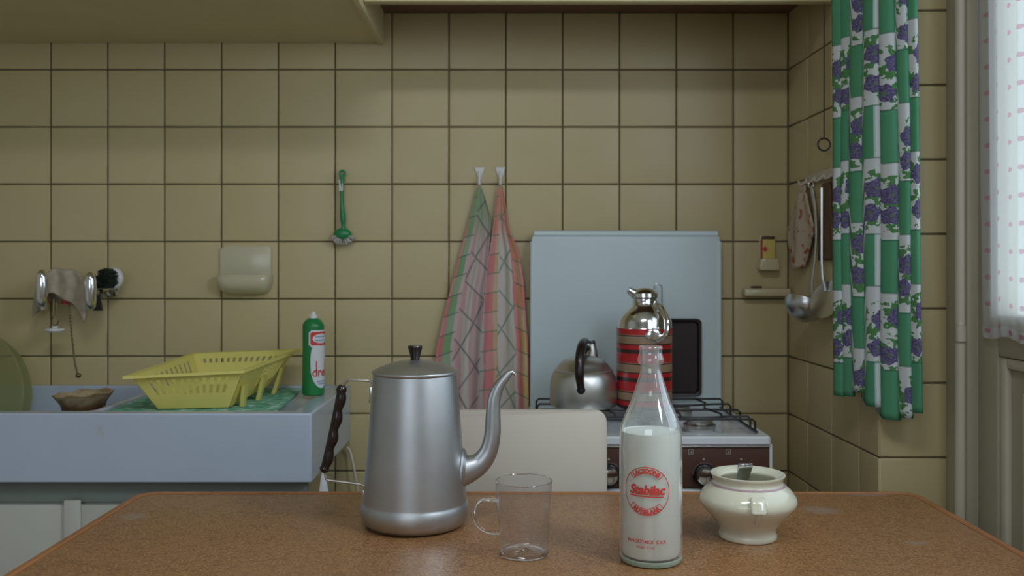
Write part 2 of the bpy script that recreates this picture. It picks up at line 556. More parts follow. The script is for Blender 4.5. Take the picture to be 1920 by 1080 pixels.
CABW = plain('off_white_cabinet_paint', (.50, .50, .43), .5, nz=.05, scale=8)
CABG = plain('grey_green_cabinet_paint', (.19, .22, .195), .6, nz=.08, scale=8)
ALU = m_alu('brushed_aluminium', (.54, .555, .565), .42, .08)
KETTLEM = plain('dull_kettle_aluminium', (.66, .66, .63), .36, 1.0, nz=.06, scale=9)
CHROME = plain('bright_chrome', (.80, .80, .79), .14, 1.0, nz=.04)
SPOONM = plain('bright_spoon_steel', (.66, .66, .70), .22, 1.0, nz=.02)
STEEL = plain('worn_steel', (.60, .60, .60), .28, 1.0, nz=.08)
BAKELITE = plain('dark_brown_bakelite', (.014, .006, .004), .28, nz=.3, coat=.2)
BLACK = plain('black_plastic', (.012, .012, .012), .35, nz=.2)
IRON = plain('black_enamelled_wire', (.022, .020, .020), .45, nz=.3)
ENAMEL = plain('white_stove_enamel', (.72, .75, .76), .25, nz=.03, scale=6, coat=.3)
LIDM = plain('pale_grey_blue_enamel', (.60, .70, .715), .38, nz=.03, scale=6)
PANELB = plain('dark_brown_panel', (.085, .036, .023), .42, nz=.12, scale=40)
PANELT = plain('pale_panel_print', (.36, .33, .28), .5, nz=.2, scale=60)
CHAIRM = plain('cream_laminate', (.63, .575, .48), .45, nz=.03, scale=12)
YELLOW = None
def m_yellow():
    t = NT('translucent_yellow_plastic')
    c = t.mix(t.noise(12, 2), (.90, .82, .25), (.95, .88, .31))
    sh = t.pbr(c, .35, 0, None)
    tl = t.n('ShaderNodeBsdfTranslucent'); t.put(tl.inputs[0], c)
    mx = t.n('ShaderNodeMixShader'); mx.inputs[0].default_value = .35
    t.t.links.new(sh, mx.inputs[1]); t.t.links.new(tl.outputs[0], mx.inputs[2])
    return t.done(mx.outputs[0])
YELLOW = m_yellow()
def m_tub():
    t = NT('milky_green_yellow_plastic')
    c = (.66, .64, .42)
    sh = t.pbr(c, .35, 0, None)
    tl = t.n('ShaderNodeBsdfTranslucent'); t.put(tl.inputs[0], c)
    tr = t.n('ShaderNodeBsdfTransparent'); tr.inputs[0].default_value = (.85, .88, .7, 1)
    m1 = t.n('ShaderNodeMixShader'); m1.inputs[0].default_value = .4
    t.t.links.new(sh, m1.inputs[1]); t.t.links.new(tl.outputs[0], m1.inputs[2])
    m2 = t.n('ShaderNodeMixShader'); m2.inputs[0].default_value = .68
    t.t.links.new(m1.outputs[0], m2.inputs[1]); t.t.links.new(tr.outputs[0], m2.inputs[2])
    return t.done(m2.outputs[0])
TUB = m_tub()
def m_mat():
    t = NT('ribbed_green_rubber')
    co = t.coord()
    c = t.ramp(t.noise(34, 3, .65, co), [(.36, (.07, .24, .155)), (.52, (.14, .36, .25)), (.66, (.42, .58, .50))])
    return t.done(t.pbr(c, .4, 0, t.bump(t.noise(60, 2, .5, co), .4, .002)))
MATG = m_mat()
GREENP = plain('dark_green_plastic', (.016, .20, .055), .3, nz=.08)
BRUSHG = plain('bright_green_plastic', (.022, .23, .075), .35, nz=.1)
WHITEP = plain('white_plastic', (.70, .70, .68), .4, nz=.04)
BRISTLE = plain('pale_nylon_bristles', (.52, .50, .44), .8, nz=.25, scale=200)
DARKBR = plain('dark_green_black_bristles', (.018, .028, .018), .8, nz=.6, scale=160)
REDP = plain('red_print', (.55, .045, .035), .5, nz=.06)
MILKPRINT = plain('red_bottle_print', (.60, .055, .045), .45, nz=.08)
LABELW = plain('white_bottle_label', (.66, .69, .68), .45, nz=.03)
LABELB = plain('blue_label_print', (.20, .25, .45), .5, nz=.05)
MILK = plain('milk', (.90, .89, .82), .45, nz=.01, Subsurface_Weight=0.0)
BGLASS = m_thin_glass('clear_bottle_glass', (.965, .985, .975), .03, 2.8, 1.55, .075)
BBASE = NT('pale_green_glass'); BBASE = BBASE.done(BBASE.pbr((.42, .53, .42), .12, 0, None, Transmission_Weight=.3, IOR=1.45))
MGLASS = m_thin_glass('clear_mug_glass', (.965, .962, .965), .02, 1.3, 1.5, .010)
PANE = m_thin_glass('window_pane', (.97, .98, .98), .0, 1.0)
MSOLID = m_solid_glass('clear_solid_glass', (.97, .97, .97))
CERAMIC = plain('cream_glazed_ceramic', (.66, .645, .50), .16, nz=.05, scale=24, coat=.5)
MAUVE = plain('mauve_glaze_line', (.40, .27, .30), .3, nz=.1)
TILECER = plain('cream_ceramic_fitting', (.60, .53, .33), .25, nz=.05, scale=14, coat=.3)
SOAPC = plain('pale_ceramic_fitting', (.56, .525, .36), .25, nz=.05, scale=14, coat=.3)
TRAYM = plain('dark_brown_enamel_tray', (.020, .010, .009), .5, nz=.35, scale=50)
POTCLOTH = m_spotted('cream_cloth_with_red_brown_print', (.52, .42, .32), (.36, .10, .05), 38, .58)
BROWNCLOTH = plain('brown_cloth', (.15, .085, .045), .9, nz=.3, scale=60)
GREYCLOTH = plain('grey_beige_dishcloth', (.42, .355, .26), .95, nz=.3, scale=45, bump=.4)
WHITERAG = plain('white_cloth', (.70, .71, .72), .95, nz=.1, scale=60, bump=.4)
BOWLM = NT('brown_stained_earthenware')
_z = BOWLM.math('ADD', BOWLM.sep(BOWLM.coord())[2], BOWLM.math('MULTIPLY', BOWLM.math('SUBTRACT', BOWLM.noise(28, 3, .6), .5), .05))
BOWLM = BOWLM.done(BOWLM.pbr(BOWLM.ramp(BOWLM.math('MULTIPLY', _z, 6.5), [(.66, (.10, .045, .02)), (.76, (.20, .12, .055)), (.84, (.42, .34, .20)), (.93, (.30, .19, .09))]), .4, 0))
BRASS = plain('tarnished_brass_chain', (.17, .13, .07), .4, .8, nz=.3)
MATCHY = plain('yellow_matchbox_card', (.60, .50, .14), .6, nz=.08)
CURT = m_curtain()
SHEER = m_sheer()

# ------------------------------------------------------------------ the room
WALLY = 2.384                      # face of the tiled back wall
def struct(name, b, mat, label, cat, parent=None, **kw):
    return finish(name, b, mat, parent, label, cat=cat if parent is None else None, kind='structure' if parent is None else None, **kw)

b = BM(); box(b, -2.1, 1.15, -1.4, 2.6, -0.05, 0.0)
struct('floor', b, FLOORM, 'brown kitchen floor under the table', 'floor', smooth=False)
b = BM(); box(b, -2.1, 1.15, -1.4, 2.6, 2.6, 2.65)
struct('ceiling', b, ROOMW, 'cream kitchen ceiling above the frame', 'ceiling', smooth=False)
b = BM(); box(b, -2.15, -2.0, -1.4, 2.6, 0, 2.6)
struct('wall_left', b, ROOMW, 'cream side wall left of the sink, out of frame', 'wall', smooth=False)
b = BM(); box(b, -2.0, 1.15, -1.4, -1.3, 0, 2.6)
struct('wall_front', b, ROOMW, 'cream wall behind the camera', 'wall', smooth=False)

PX, PZ, JX, JZ = .1496, .1508, -.3086, 1.2159
tile_cache = {}
def tile_mesh(w, h):
    """one glazed tile with a softly rounded face, front towards -y, centred on x and z"""
    k = (round(w, 4), round(h, 4))
    if k in tile_cache: return tile_cache[k]
    b = BM()
    g = .0020
    w2, h2 = w / 2 - g, h / 2 - g
    loops = []
    for ins, y in ((0, .006), (0, .0014), (.0011, .0003), (.0030, 0.0)):
        loops.append([b.verts.new((sx * (w2 - ins), y, sz * (h2 - ins))) for sx, sz in ((-1, -1), (1, -1), (1, 1), (-1, 1))])
    for A, B in zip(loops, loops[1:]):
        for i in range(4): b.faces.new((A[i], A[(i + 1) % 4], B[(i + 1) % 4], B[i]))
    b.faces.new(loops[-1])
    bmesh.ops.recalc_face_normals(b, faces=b.faces)
    me = bpy.data.meshes.new('wall_tile'); b.to_mesh(me); b.free()
    me.shade_smooth(); me.set_sharp_from_angle(angle=radians(60))
    me.materials.append(TILE)
    tile_cache[k] = me
    return me
def tile_field(parent, origin, direction, xs, zs):
    """lay tiles on a wall face; xs/zs are the joint positions along the face and upwards"""
    org = base_loc(parent)
    d = Vector((direction[0], direction[1], 0)).normalized()
    ang = math.atan2(d.y, d.x)
    for i in range(len(xs) - 1):
        for j in range(len(zs) - 1):
            o = bpy.data.objects.new('wall_tile', tile_mesh(xs[i + 1] - xs[i], zs[j + 1] - zs[j]))
            COL.objects.link(o)
            o.parent = parent
            c = Vector(origin) + d * ((xs[i] + xs[i + 1]) / 2)
            o.location = Vector((c.x, c.y, (zs[j] + zs[j + 1]) / 2)) - org
            o.rotation_euler = (random.uniform(-.002, .002), random.uniform(-.0015, .0015), ang + random.uniform(-.002, .002))

# back wall: plaster with grout bed, tiles on top
b = BM(); box(b, -2.0, .90, WALLY + .0028, WALLY + .2, 0, 2.6)
wb = struct('wall_back', b, GROUT, 'back wall covered with square cream tiles behind sink and stove', 'wall', smooth=False)
zs = [JZ + PZ * k for k in range(-5, 5)]
xs = [JX + PX * k for k in range(-10, 7)] + [.7335]
tile_field(wb, (0, WALLY, 0), (1, 0), xs, zs)

# right side of the alcove (slightly splayed) and the pier beside the door
A = Vector((.7335, 2.384, 0)); B = Vector((.7475, 1.834, 0))
d = (B - A); L = d.length
b = BM()
for zz in (0, 2.6):
    pass
def poly_prism(b, pts, z0, z1):
    lo = [b.verts.new((x, y, z0)) for x, y in pts]; hi = [b.verts.new((x, y, z1)) for x, y in pts]
    n = len(pts)
    b.faces.new(lo); b.faces.new(hi)
    for i in range(n): b.faces.new((lo[i], lo[(i + 1) % n], hi[(i + 1) % n], hi[i]))
    return b
poly_prism(b, [(.7363, 2.384), (.7503, 1.8368), (.895, 1.8368), (.895, 2.5), (.7363, 2.5)], 0, 2.6)
wr = struct('wall_alcove', b, GROUT, 'tiled pier and alcove side wall right of the stove', 'wall', smooth=False)
ys = [0, .144, .298, .452, L]
tile_field(wr, A, d, ys, zs + [JZ + PZ * 5])
tile_field(wr, (.7475, 1.834, 0), (1, 0), [0.0, .1475], [JZ + PZ * k for k in range(-5, 8)])

# dark soffit over the stove and the beam in front of it
b = BM(); box(b, -.33, .745, 2.07, 2.384, 1.8185, 1.86)
struct('trim_1', b, REDBROWN, 'dark brown soffit above the tiles over the stove', 'soffit', smooth=False)
b = BM(); box(b, -.328, .742, 2.045, 2.070, 1.748, 2.6, .002)
struct('trim_2', b, CREAM, 'cream beam along the top edge over the stove', 'beam')

# right wall with the door opening
b = BM(); box(b, .895, 1.05, 1.765, 1.836, 0, 2.6)
box(b, .895, 1.05, .84, 1.765, 2.12, 2.6); box(b, .895, 1.05, -1.4, .84, 0, 2.6)
struct('wall_right', b, ROOMW, 'cream right-hand wall around the glazed door', 'wall', smooth=False)
# casing around the door
tr = thing('trim_3', (.895, 1.78, 0), 'grey beige door casing with a lighter rounded bead', 'door casing', kind='structure')
b = BM(); box(b, .880, .896, 1.782, 1.829, 0, 2.12, .003); finish('casing_board', b, GREYPAINT, tr)
b = BM(); tube(b, [(.882, 1.771, 0), (.882, 1.771, 2.12)], .0115, 12); finish('bead', b, LIGHTPAINT, tr)
b = BM(); box(b, .884, .905, 1.750, 1.764, 0, 2.12, .002); finish('stop_strip', b, GREYPAINT, tr)
for zz in (1.005, ):
    b = BM(); tube(b, [(.879, 1.765, zz), (.879, 1.765, zz + .03)], .0105, 12); ball(b, (.879, 1.765, zz + .032), .008)
    finish('hinge', b, LIGHTPAINT, tr)

# the glazed door
DX0, DX1 = .902, .942
dr = thing('door_1', (DX0, 1.30, 0), 'grey beige glazed door on the right with a moulded lower panel', 'door', kind='structure')
b = BM(); box(b, DX0, DX1, 1.676, 1.748, .02, 2.10, .003); finish('stile', b, GREYPAINT, dr)
b = BM(); box(b, DX0, DX1, .86, .955, .02, 2.10, .003); finish('stile', b, GREYPAINT, dr)
b = BM(); box(b, DX0, DX1, .955, 1.676, .985, 1.062, .003); finish('rail', b, GREYPAINT, dr)
b = BM(); box(b, DX0, DX1, .955, 1.676, 2.03, 2.10, .003); finish('rail', b, GREYPAINT, dr)
b = BM(); box(b, DX0, DX1, .955, 1.676, .02, .20, .003); finish('rail', b, GREYPAINT, dr)
b = BM(); box(b, DX0 + .016, DX1 - .01, .955, 1.676, .20, .985); finish('lower_panel', b, GREYPAINT, dr)
b = BM()
for (y0, y1, z0, z1) in ((1.655, 1.675, .2, .984), (.956, .976, .2, .984), (.976, 1.655, .964, .984), (.976, 1.655, .2, .22)):
    box(b, DX0 + .004, DX0 + .017, y0, y1, z0, z1, .004)
box(b, DX0 + .010, DX0 + .017, 1.01, 1.615, .25, .925, .005)
finish('panel_moulding', b, LIGHTPAINT, dr)
b = BM(); box(b, DX0 + .018, DX0 + .021, .955, 1.676, 1.062, 2.03); finish('window_pane', b, PANE, dr, smooth=False)

# ------------------------------------------------------------------ table
TZ = .75
TX0, TX1, TY0, TY1 = -.657, .720, .74, 1.611
tb = thing('kitchen_table', (0.03, 1.611, 0), 'brown speckled kitchen table with a wooden edge in the foreground', 'table')
def rect_loop(ins, r, z, n=6):
    return [(x, y, z) for x, y in rrect(TX0 + ins, TX1 - ins, TY0 + ins, TY1 - ins, r, n)]
b = BM()
lo = [b.verts.new(p) for p in rect_loop(.0155, .028, TZ - .028)]; hi = [b.verts.new(p) for p in rect_loop(.0155, .028, TZ)]
b.faces.new(hi); b.faces.new(lo)
for i in range(len(lo)): b.faces.new((lo[i], lo[(i + 1) % len(lo)], hi[(i + 1) % len(hi)], hi[i]))
finish('tabletop', b, TABLE, tb)
b = BM()
prof = [(.0150, TZ - .03), (.0150, TZ + .0005), (.0125, TZ + .0022), (.004, TZ + .0015), (.001, TZ - .002), (0, TZ - .008), (0, TZ - .030), (.0150, TZ - .03)]
rings = [[b.verts.new(p) for p in rect_loop(i, max(.003, .042 - i), z)] for i, z in prof[:-1]]
rings.append(rings[0])
for A_, B_ in zip(rings, rings[1:]):
    for i in range(len(A_)): b.faces.new((A_[i], A_[(i + 1) % len(A_)], B_[(i + 1) % len(A_)], B_[i]))
finish('edge_band', b, EDGE, tb)
b = BM()
for (x0, x1, y0, y1) in ((-.58, .64, 1.53, 1.55), (-.58, .64, .80, .82), (-.60, -.58, .80, 1.55), (.64, .66, .80, 1.55)):
    box(b, x0, x1, y0, y1, TZ - .12, TZ - .030)
finish('apron', b, WOODLEG, tb, smooth=False)
for x, y in ((-.585, 1.535), (.645, 1.535), (-.585, .815), (.645, .815)):
    b = BM(); box(b, x - .025, x + .025, y - .025, y + .025, 0, TZ - .03, .004); finish('leg', b, WOODLEG, tb)

# ------------------------------------------------------------------ chair behind the table
CX0, CX1, CY = -.215, .1895, 1.76
ch = thing('kitchen_chair', (-.013, 1.60, 0), 'cream laminate chair pushed in behind the table, only its backrest showing', 'chair')
b = BM(); prism(b, rrect(CX0, CX1, .60, .8705, .022), CY, CY + .018, .003); finish('backrest', b, CHAIRM, ch)
b = BM(); box(b, CX0 + .01, CX1 - .01, 1.34, 1.735, .44, .462, .006); finish('seat', b, CHAIRM, ch)
for x in (CX0 + .03, CX1 - .03):
    b = BM(); tube(b, [(x, 1.745, 0), (x, 1.745, .45), (x, CY + .031, .62), (x, CY + .031, .84)], .0105, 10); finish('leg', b, CHROME, ch, label='chrome rear leg running up behind the backrest')
    b = BM(); tube(b, [(x, 1.36, 0), (x, 1.37, .44)], .0105, 10); finish('leg', b, CHROME, ch, label='chrome front leg')

# ------------------------------------------------------------------ sink and its cabinet
SX0, SX1, SY0, SY1, SZ0, SZ1 = -1.80, -.418, 1.916, 2.382, .693, .840
def boolean_cut(obj, boxes):
    me = obj.data
    for bx_ in boxes:
        cb = BM(); box(cb, *bx_[:6], bx_[6], 4)
        cm = bpy.data.meshes.new('cut'); cb.to_mesh(cm); cb.free()
        co = bpy.data.objects.new('cut', cm); COL.objects.link(co)
        co.location = -base_loc(obj.parent) * 0
        m = obj.modifiers.new('cut', 'BOOLEAN'); m.operation = 'DIFFERENCE'; m.solver = 'EXACT'; m.object = co
        dg = bpy.context.evaluated_depsgraph_get()
        nm = bpy.data.meshes.new_from_object(obj.evaluated_get(dg))
        obj.modifiers.clear()
        obj.data = nm
        bpy.data.objects.remove(co, do_unlink=True)
b = BM(); box(b, SX0, SX1, SY0, SY1, SZ0, SZ1)
sk = finish('sink', b, SINK, None, 'long white stoneware sink with deep plain apron along the left wall', 'sink', cat='sink', smooth=False) if False else None
sm = bpy.data.meshes.new('sink'); b.to_mesh(sm); b.free(); sm.materials.append(SINK)
sk = bpy.data.objects.new('sink', sm); COL.objects.link(sk)
tag(sk, 'long white stoneware sink with a deep plain front along the left wall', 'sink')
boolean_cut(sk, [(-1.74, -.90, SY0 + .034, SY1 - .022, SZ0 + .022, SZ1 + .1, .020),
                 (-.885, SX1 - .045, SY0 + .034, SY1 - .022, SZ1 - .009, SZ1 + .1, .004)])
bv = sk.modifiers.new('soft_rim', 'BEVEL'); bv.width = .0075; bv.segments = 3; bv.limit_method = 'ANGLE'; bv.angle_limit = radians(50)
bb = bmesh.new(); bb.from_mesh(sk.data)
org = Vector((-1.19, 2.15, SZ0)); bmesh.ops.translate(bb, verts=bb.verts, vec=-org); bb.to_mesh(sk.data); bb.free()
sk.location = org
sk.data.shade_smooth(); sk.data.set_sharp_from_angle(angle=radians(40))

cb_ = thing('sink_cabinet', (-1.1, 2.15, 0), 'off-white cabinet with a grey-green rail carrying the white sink', 'cabinet')
b = BM(); box(b, -1.78, -.60, 1.955, 2.375, .10, .642); finish('carcass', b, CABW, cb_, smooth=False)
b = BM(); box(b, -1.78, -.436, 1.948, 1.972, .644, .6925, .002); finish('top_rail', b, CABG, cb_, label='grey-green rail under the sink')
for (x0, x1) in ((-1.775, -1.37), (-1.36, -.935), (-.925, -.436)):
    b = BM(); box(b, x0, x1, 1.938, 1.953, .12, .640, .003)
    d_ = finish('door', b, CABW, cb_)
    b = BM(); ball(b, ((x1 - .04), 1.927, .42), .011, (1, 1, 1)); finish('knob', b, CHROME, d_)
b = BM(); box(b, -.949, -.914, 1.930, 1.9375, .12, .652, .002); finish('batten', b, CABW, cb_)
b = BM(); box(b, -1.76, -.62, 1.985, 2.36, 0, .10); finish('plinth', b, CABG, cb_, smooth=False)

# cupboard hanging over the sink
hc = thing('wall_cupboard', (-1.15, 2.1, 1.735), 'cream cupboard hanging on the wall above the sink, seen from below', 'cupboard')
b = BM(); box(b, -1.95, -.345, 1.80, 2.380, 1.738, 1.756); finish('bottom_panel', b, CREAM, hc, smooth=False)
b = BM(); box(b, -.3445, -.3295, 1.80, 2.380, 1.732, 2.55, .002); finish('side_panel', b, CREAM, hc)
b = BM(); box(b, -1.97, -1.952, 1.80, 2.380, 1.732, 2.55, .002); finish('side_panel', b, CREAM, hc)
b = BM(); box(b, -1.95, -.345, 2.36, 2.380, 1.757, 2.55); finish('back_panel', b, CREAM, hc, smooth=False)
for k in range(3):
    x0 = -1.95 + k * .535
    b = BM(); box(b, x0 + .002, x0 + .531, 1.785, 1.799, 1.74, 2.55, .003); d_ = finish('door', b, CREAM, hc)
    b = BM(); ball(b, (x0 + .49, 1.774, 1.80), .011); finish('knob', b, CHROME, d_)

# ------------------------------------------------------------------ stove
GX0, GX1, GY0, GY1, GZ = .045, .560, 1.930, 2.352, .788
st = thing('gas_stove', (.30, 2.14, 0), 'white gas stove with raised lid and brown control panel by the back wall', 'stove')
b = BM(); box(b, GX0 + .003, GX1 + .004, GY0 + .012, GY1, .06, GZ - .018, .003); finish('body', b, ENAMEL, st)
b = BM()
tp = rrect(GX0, GX1, GY0, GY1, .014, 4)
def flat_loop(b, pts, z): return [b.verts.new((x, y, z)) for x, y in pts]
loops = [flat_loop(b, tp, GZ - .016), flat_loop(b, tp, GZ - .004), flat_loop(b, rrect(GX0 + .004, GX1 - .004, GY0 + .004, GY1 - .004, .011, 4), GZ),
         flat_loop(b, rrect(GX0 + .020, GX1 - .020, GY0 + .030, GY1 - .020, .012, 4), GZ), flat_loop(b, rrect(GX0 + .026, GX1 - .026, GY0 + .036, GY1 - .026, .010, 4), GZ - .007)]
for A_, B_ in zip(loops, loops[1:]):
    for i in range(len(A_)): b.faces.new((A_[i], A_[(i + 1) % len(A_)], B_[(i + 1) % len(A_)], B_[i]))
b.faces.new(loops[-1]); b.faces.new(loops[0])
finish('hob', b, ENAMEL, st)
b = BM(); box(b, GX0 + .006, GX1 - .006, GY0 - .002, GY0 + .012, .680, GZ - .0185, .002); finish('control_panel', b, PANELB, st)
b = BM(); box(b, GX0 + .006, GX1 - .006, GY0 - .006, GY0 - .001, GZ - .022, GZ - .0185, .0008); finish('panel_trim', b, STEEL, st)
b = BM(); box(b, GX0 + .006, GX1 - .004, GY0 - .008, GY0 + .011, .30, .677, .004); od = finish('oven_door', b, ENAMEL, st)
b = BM(); tube(b, [(GX0 + .06, GY0 - .0075, .62), (GX0 + .06, GY0 - .04, .62), (GX1 - .06, GY0 - .04, .62), (GX1 - .06, GY0 - .0075, .62)], .007, 8); finish('handle', b, CHROME, od)
b = BM(); box(b, GX0 + .01, GX1 - .01, GY0 - .004, GY0 + .011, .07, .295, .003); finish('drawer_front', b, ENAMEL, st)
# knobs: black skirt, chrome cap; with printed marks above
for kx in (  .2115, .4135, .493, .32, .1195):
    kz = .7165
    b = BM()
    prof = [(0, 0), (.0245, 0), (.0245, .004), (.021, .010), (.0200, .019), (.0, .019)]
    lathe(b, 0, 0, prof, 28)
    M = Matrix.Translation((kx, GY0 - .002, kz - .008)) @ Matrix.Rotation(pi / 2, 4, 'X')
    bmesh.ops.transform(b, matrix=M, verts=b.verts)
    kn = finish('knob', b, BLACK, st)
    b = BM()
    lathe(b, 0, 0, [(0, .019), (.0180, .019), (.0185, .021), (.0155, .028), (.007, .0300), (0, .0302)], 24)
    bmesh.ops.transform(b, matrix=M, verts=b.verts); finish('knob_cap', b, CHROME, kn)
    b = BM()
    tube(b, [M @ Vector((.0247 * cos(a), .0247 * sin(a), .0055)) for a in [pi * .25 + pi * .75 * k / 12 for k in range(13)]], .0016, 6); finish('knob_rim', b, CHROME, kn)
    # printed burner plan: small square with a pointed dot
    b = BM()
    sx, sz, q = kx - .0275, .7625, .0055
    y = GY0 - .0022
    for (x0, x1, z0, z1) in ((-q, q, q - .0012, q), (-q, q, -q, -q + .0012), (-q, -q + .0012, -q, q), (q - .0012, q, -q, q)):
        box(b, sx + x0, sx + x1, y - .0004, y, sz + z0 - .006, sz + z1 - .006)
    box(b, sx - .0005, sx + .003, y - .0004, y, sz - .009, sz - .0055)
    finish('printed_mark', b, PANELT, st, smooth=False)
    b = BM(); tube(b, [(kx, y, kz + .024), (kx, y - .0006, kz + .024)], .0025, 8); finish('printed_dot', b, PANELT, st)
# burners
for (bx, by, rr) in ((.427, 2.035, .036), (.185, 2.035, .036), (.420, 2.235, .030), (.175, 2.225, .030)):
    b = BM()
    z0 = GZ - .0075
    lathe(b, bx, by, [(rr * .9, z0), (rr * .95, z0 + .006), (rr, z0 + .008), (rr, z0 + .016), (rr * .9, z0 + .019), (0, z0 + .0195)], 32)
    bu = finish('burner', b, STEEL, st)
    b = BM(); lathe(b, bx, by, [(rr * .8, z0 + .0192), (rr * .8, z0 + .0245), (rr * .66, z0 + .027), (0, z0 + .0275)], 28)
    finish('burner_cap', b, STEEL, bu)
# pan supports: two wire grates, rods running side to side with ends bent down
RZ = GZ + .028
GRY = (2.300, 2.262, 2.205, 2.150, 2.085, 2.020)
for gi, (x0, x1) in enumerate(((.068, .296), (.306, .538))):
    b = BM()
    for k, y in enumerate((2.290, 2.205, 2.115, 2.025, 1.985)):
        ov = .0
        pts = [(x0, y, GZ + .003), (x0, y, RZ - .006), (x0 + .006, y, RZ), (x1 - .006, y, RZ), (x1, y, RZ - .006), (x1, y, GZ + .003)]
        if k in (1, 3):    # bowed towards the burner
            xm = (x0 + x1) / 2; s_ = -1
            pts = [(x0, y, GZ + .003), (x0, y, RZ - .006), (x0 + .006, y, RZ)] + [(x0 + .02 + (x1 - x0 - .04) * q / 10, y + s_ * .022 * sin(pi * q / 10) ** 2, RZ) for q in range(11)] + [(x1 - .006, y, RZ), (x1, y, RZ - .006), (x1, y, GZ + .003)]
        tube(b, pts, .0027, 6)
    for xx in (x0, x1):
        tube(b, [(xx, 1.970, GZ + .003), (xx, 2.315, GZ + .003)], .0027, 6)
    for xx in (x0 + (x1 - x0) * .30, x0 + (x1 - x0) * .70):
        tube(b, [(xx, 1.985, RZ), (xx + .012, 2.06, RZ), (xx - .008, 2.14, RZ), (xx + .012, 2.22, RZ), (xx, 2.290, RZ)], .0024, 6)
    finish('grate', b, IRON, st)
# raised lid
b = BM()
prism(b, rrect(.0577, .5426, GZ - .003, 1.232, .010, 4, (0, 0, 1, 1)), 2.335, 2.352, .004)
ld = finish('lid', b, LIDM, st, label='pale grey-blue raised stove lid')
b = BM(); tube(b, [(.0640, 2.341, 1.234), (.5363, 2.341, 1.234)], .0095, 12); box(b, .0640, .5363, 2.341, 2.353, 1.22, 1.2435, .003); finish('rolled_edge', b, LIDM, ld)
for xx in (.0590, .5412):
    b = BM(); tube(b, [(xx, 2.338, GZ), (xx, 2.338, 1.215)], .0055, 8); finish('side_flange', b, LIDM, ld)

# ------------------------------------------------------------------ on the stove
# kettle
KX, KY, KZ = .1755, 2.150, RZ + .003
kt = thing('kettle', (KX, KY, KZ), 'dull aluminium kettle with dark bail handle on the left of the stove', 'kettle')
b = BM()
lathe(b, KX, KY, [(0, 0 + KZ), (.070, KZ), (.0775, KZ + .003), (.0795, KZ + .010), (.0795, KZ + .045), (.0765, KZ + .070), (.0700, KZ + .083), (.0685, KZ + .084)], 56)
finish('body', b, KETTLEM, kt)
b = BM()
lathe(b, KX, KY, [(.0700, KZ + .0825), (.0705, KZ + .0865), (.0665, KZ + .088), (.058, KZ + .100), (.045, KZ + .111), (.028, KZ + .118), (.010, KZ + .1205), (0, KZ + .121)], 56)
finish('dome', b, KETTLEM, kt)
b = BM()
hp = [(KX - .012, KY - .083, KZ + .052), (KX - .016, KY - .088, KZ + .085), (KX - .015, KY - .078, KZ + .122), (KX - .008, KY - .050, KZ + .147), (KX + .002, KY - .010, KZ + .153), (KX + .010, KY + .03, KZ + .143), (KX + .014, KY + .055, KZ + .118)]
tube(b, spline(hp, 6), [.0085, .0105, .0105, .0105, .0105, .009, .006], 12); finish('handle', b, BAKELITE, kt)
b = BM(); ball(b, (KX - .012, KY - .0835, KZ + .050), .010, (1, .6, 1)); ball(b, (KX - .012, KY - .090, KZ + .050), .0035); finish('handle_lug', b, BLACK, kt)
b = BM(); tube(b, [(KX + .022, KY + .030, KZ + .108), (KX + .025, KY + .036, KZ + .128), (KX + .0235, KY + .04, KZ + .142)], [.017, .0115, .0095], 16); finish('spout', b, KETTLEM, kt)
b = BM(); tube(b, [(KX + .0235, KY + .040, KZ + .1415), (KX + .0225, KY + .041, KZ + .152)], [.0098, .0085], 14); finish('spout_cap', b, BLACK, kt)
# thermos jug
HX, HY, HZ = .3200, 2.150, RZ + .003
th = thing('thermos_jug', (HX, HY, HZ), 'striped red, tan and black thermos jug with a shiny metal top on the stove', 'thermos')
b = BM(); lathe(b, HX, HY, [(0, HZ), (.063, HZ), (.0652, HZ + .003), (.0652, HZ + .1865)], 56); finish('striped_body', b, m_thermos(), th)
b = BM(); lathe(b, HX, HY, [(.0652, HZ + .1866), (.0662, HZ + .188), (.0652, HZ + .1905), (.0640, HZ + 0.2029), (.0575, HZ + 0.2175), (.0450, HZ + 0.2300), (.0340, HZ + 0.2375), (.0290, HZ + 0.2440), (.0280, HZ + 0.2550)], 56); finish('shoulder', b, CHROME, th)
b = BM(); lathe(b, HX - .0, HY, [(.0280, HZ + 0.2555), (.0325, HZ + 0.2590), (.0318, HZ + 0.2680), (.0240, HZ + 0.2770), (.010, HZ + 0.2815), (0, HZ + 0.2820)], 40); finish('cap', b, CHROME, th)
b = BM(); tube(b, [(HX - .020, HY - .006, HZ + 0.2650), (HX - .033, HY - .010, HZ + 0.2720), (HX - .040, HY - .012, HZ + 0.2770)], [.013, .0095, .0075], 14); finish('spout', b, CHROME, th)
b = BM()
hp = [(HX + .022, HY - .026, HZ + 0.2430), (HX + .034, HY - .058, HZ + 0.2287), (HX + .040, HY - .078, HZ + 0.2029), (HX + .036, HY - .080, HZ + .175), (HX + .022, HY - .0665, HZ + .163)]
tube(b, spline(hp, 6), .0095, 12, flat=.55); ball(b, (HX + .012, HY - .0655, HZ + .172), .017, (1.15, .25, 1)); finish('handle', b, CHROME, th)
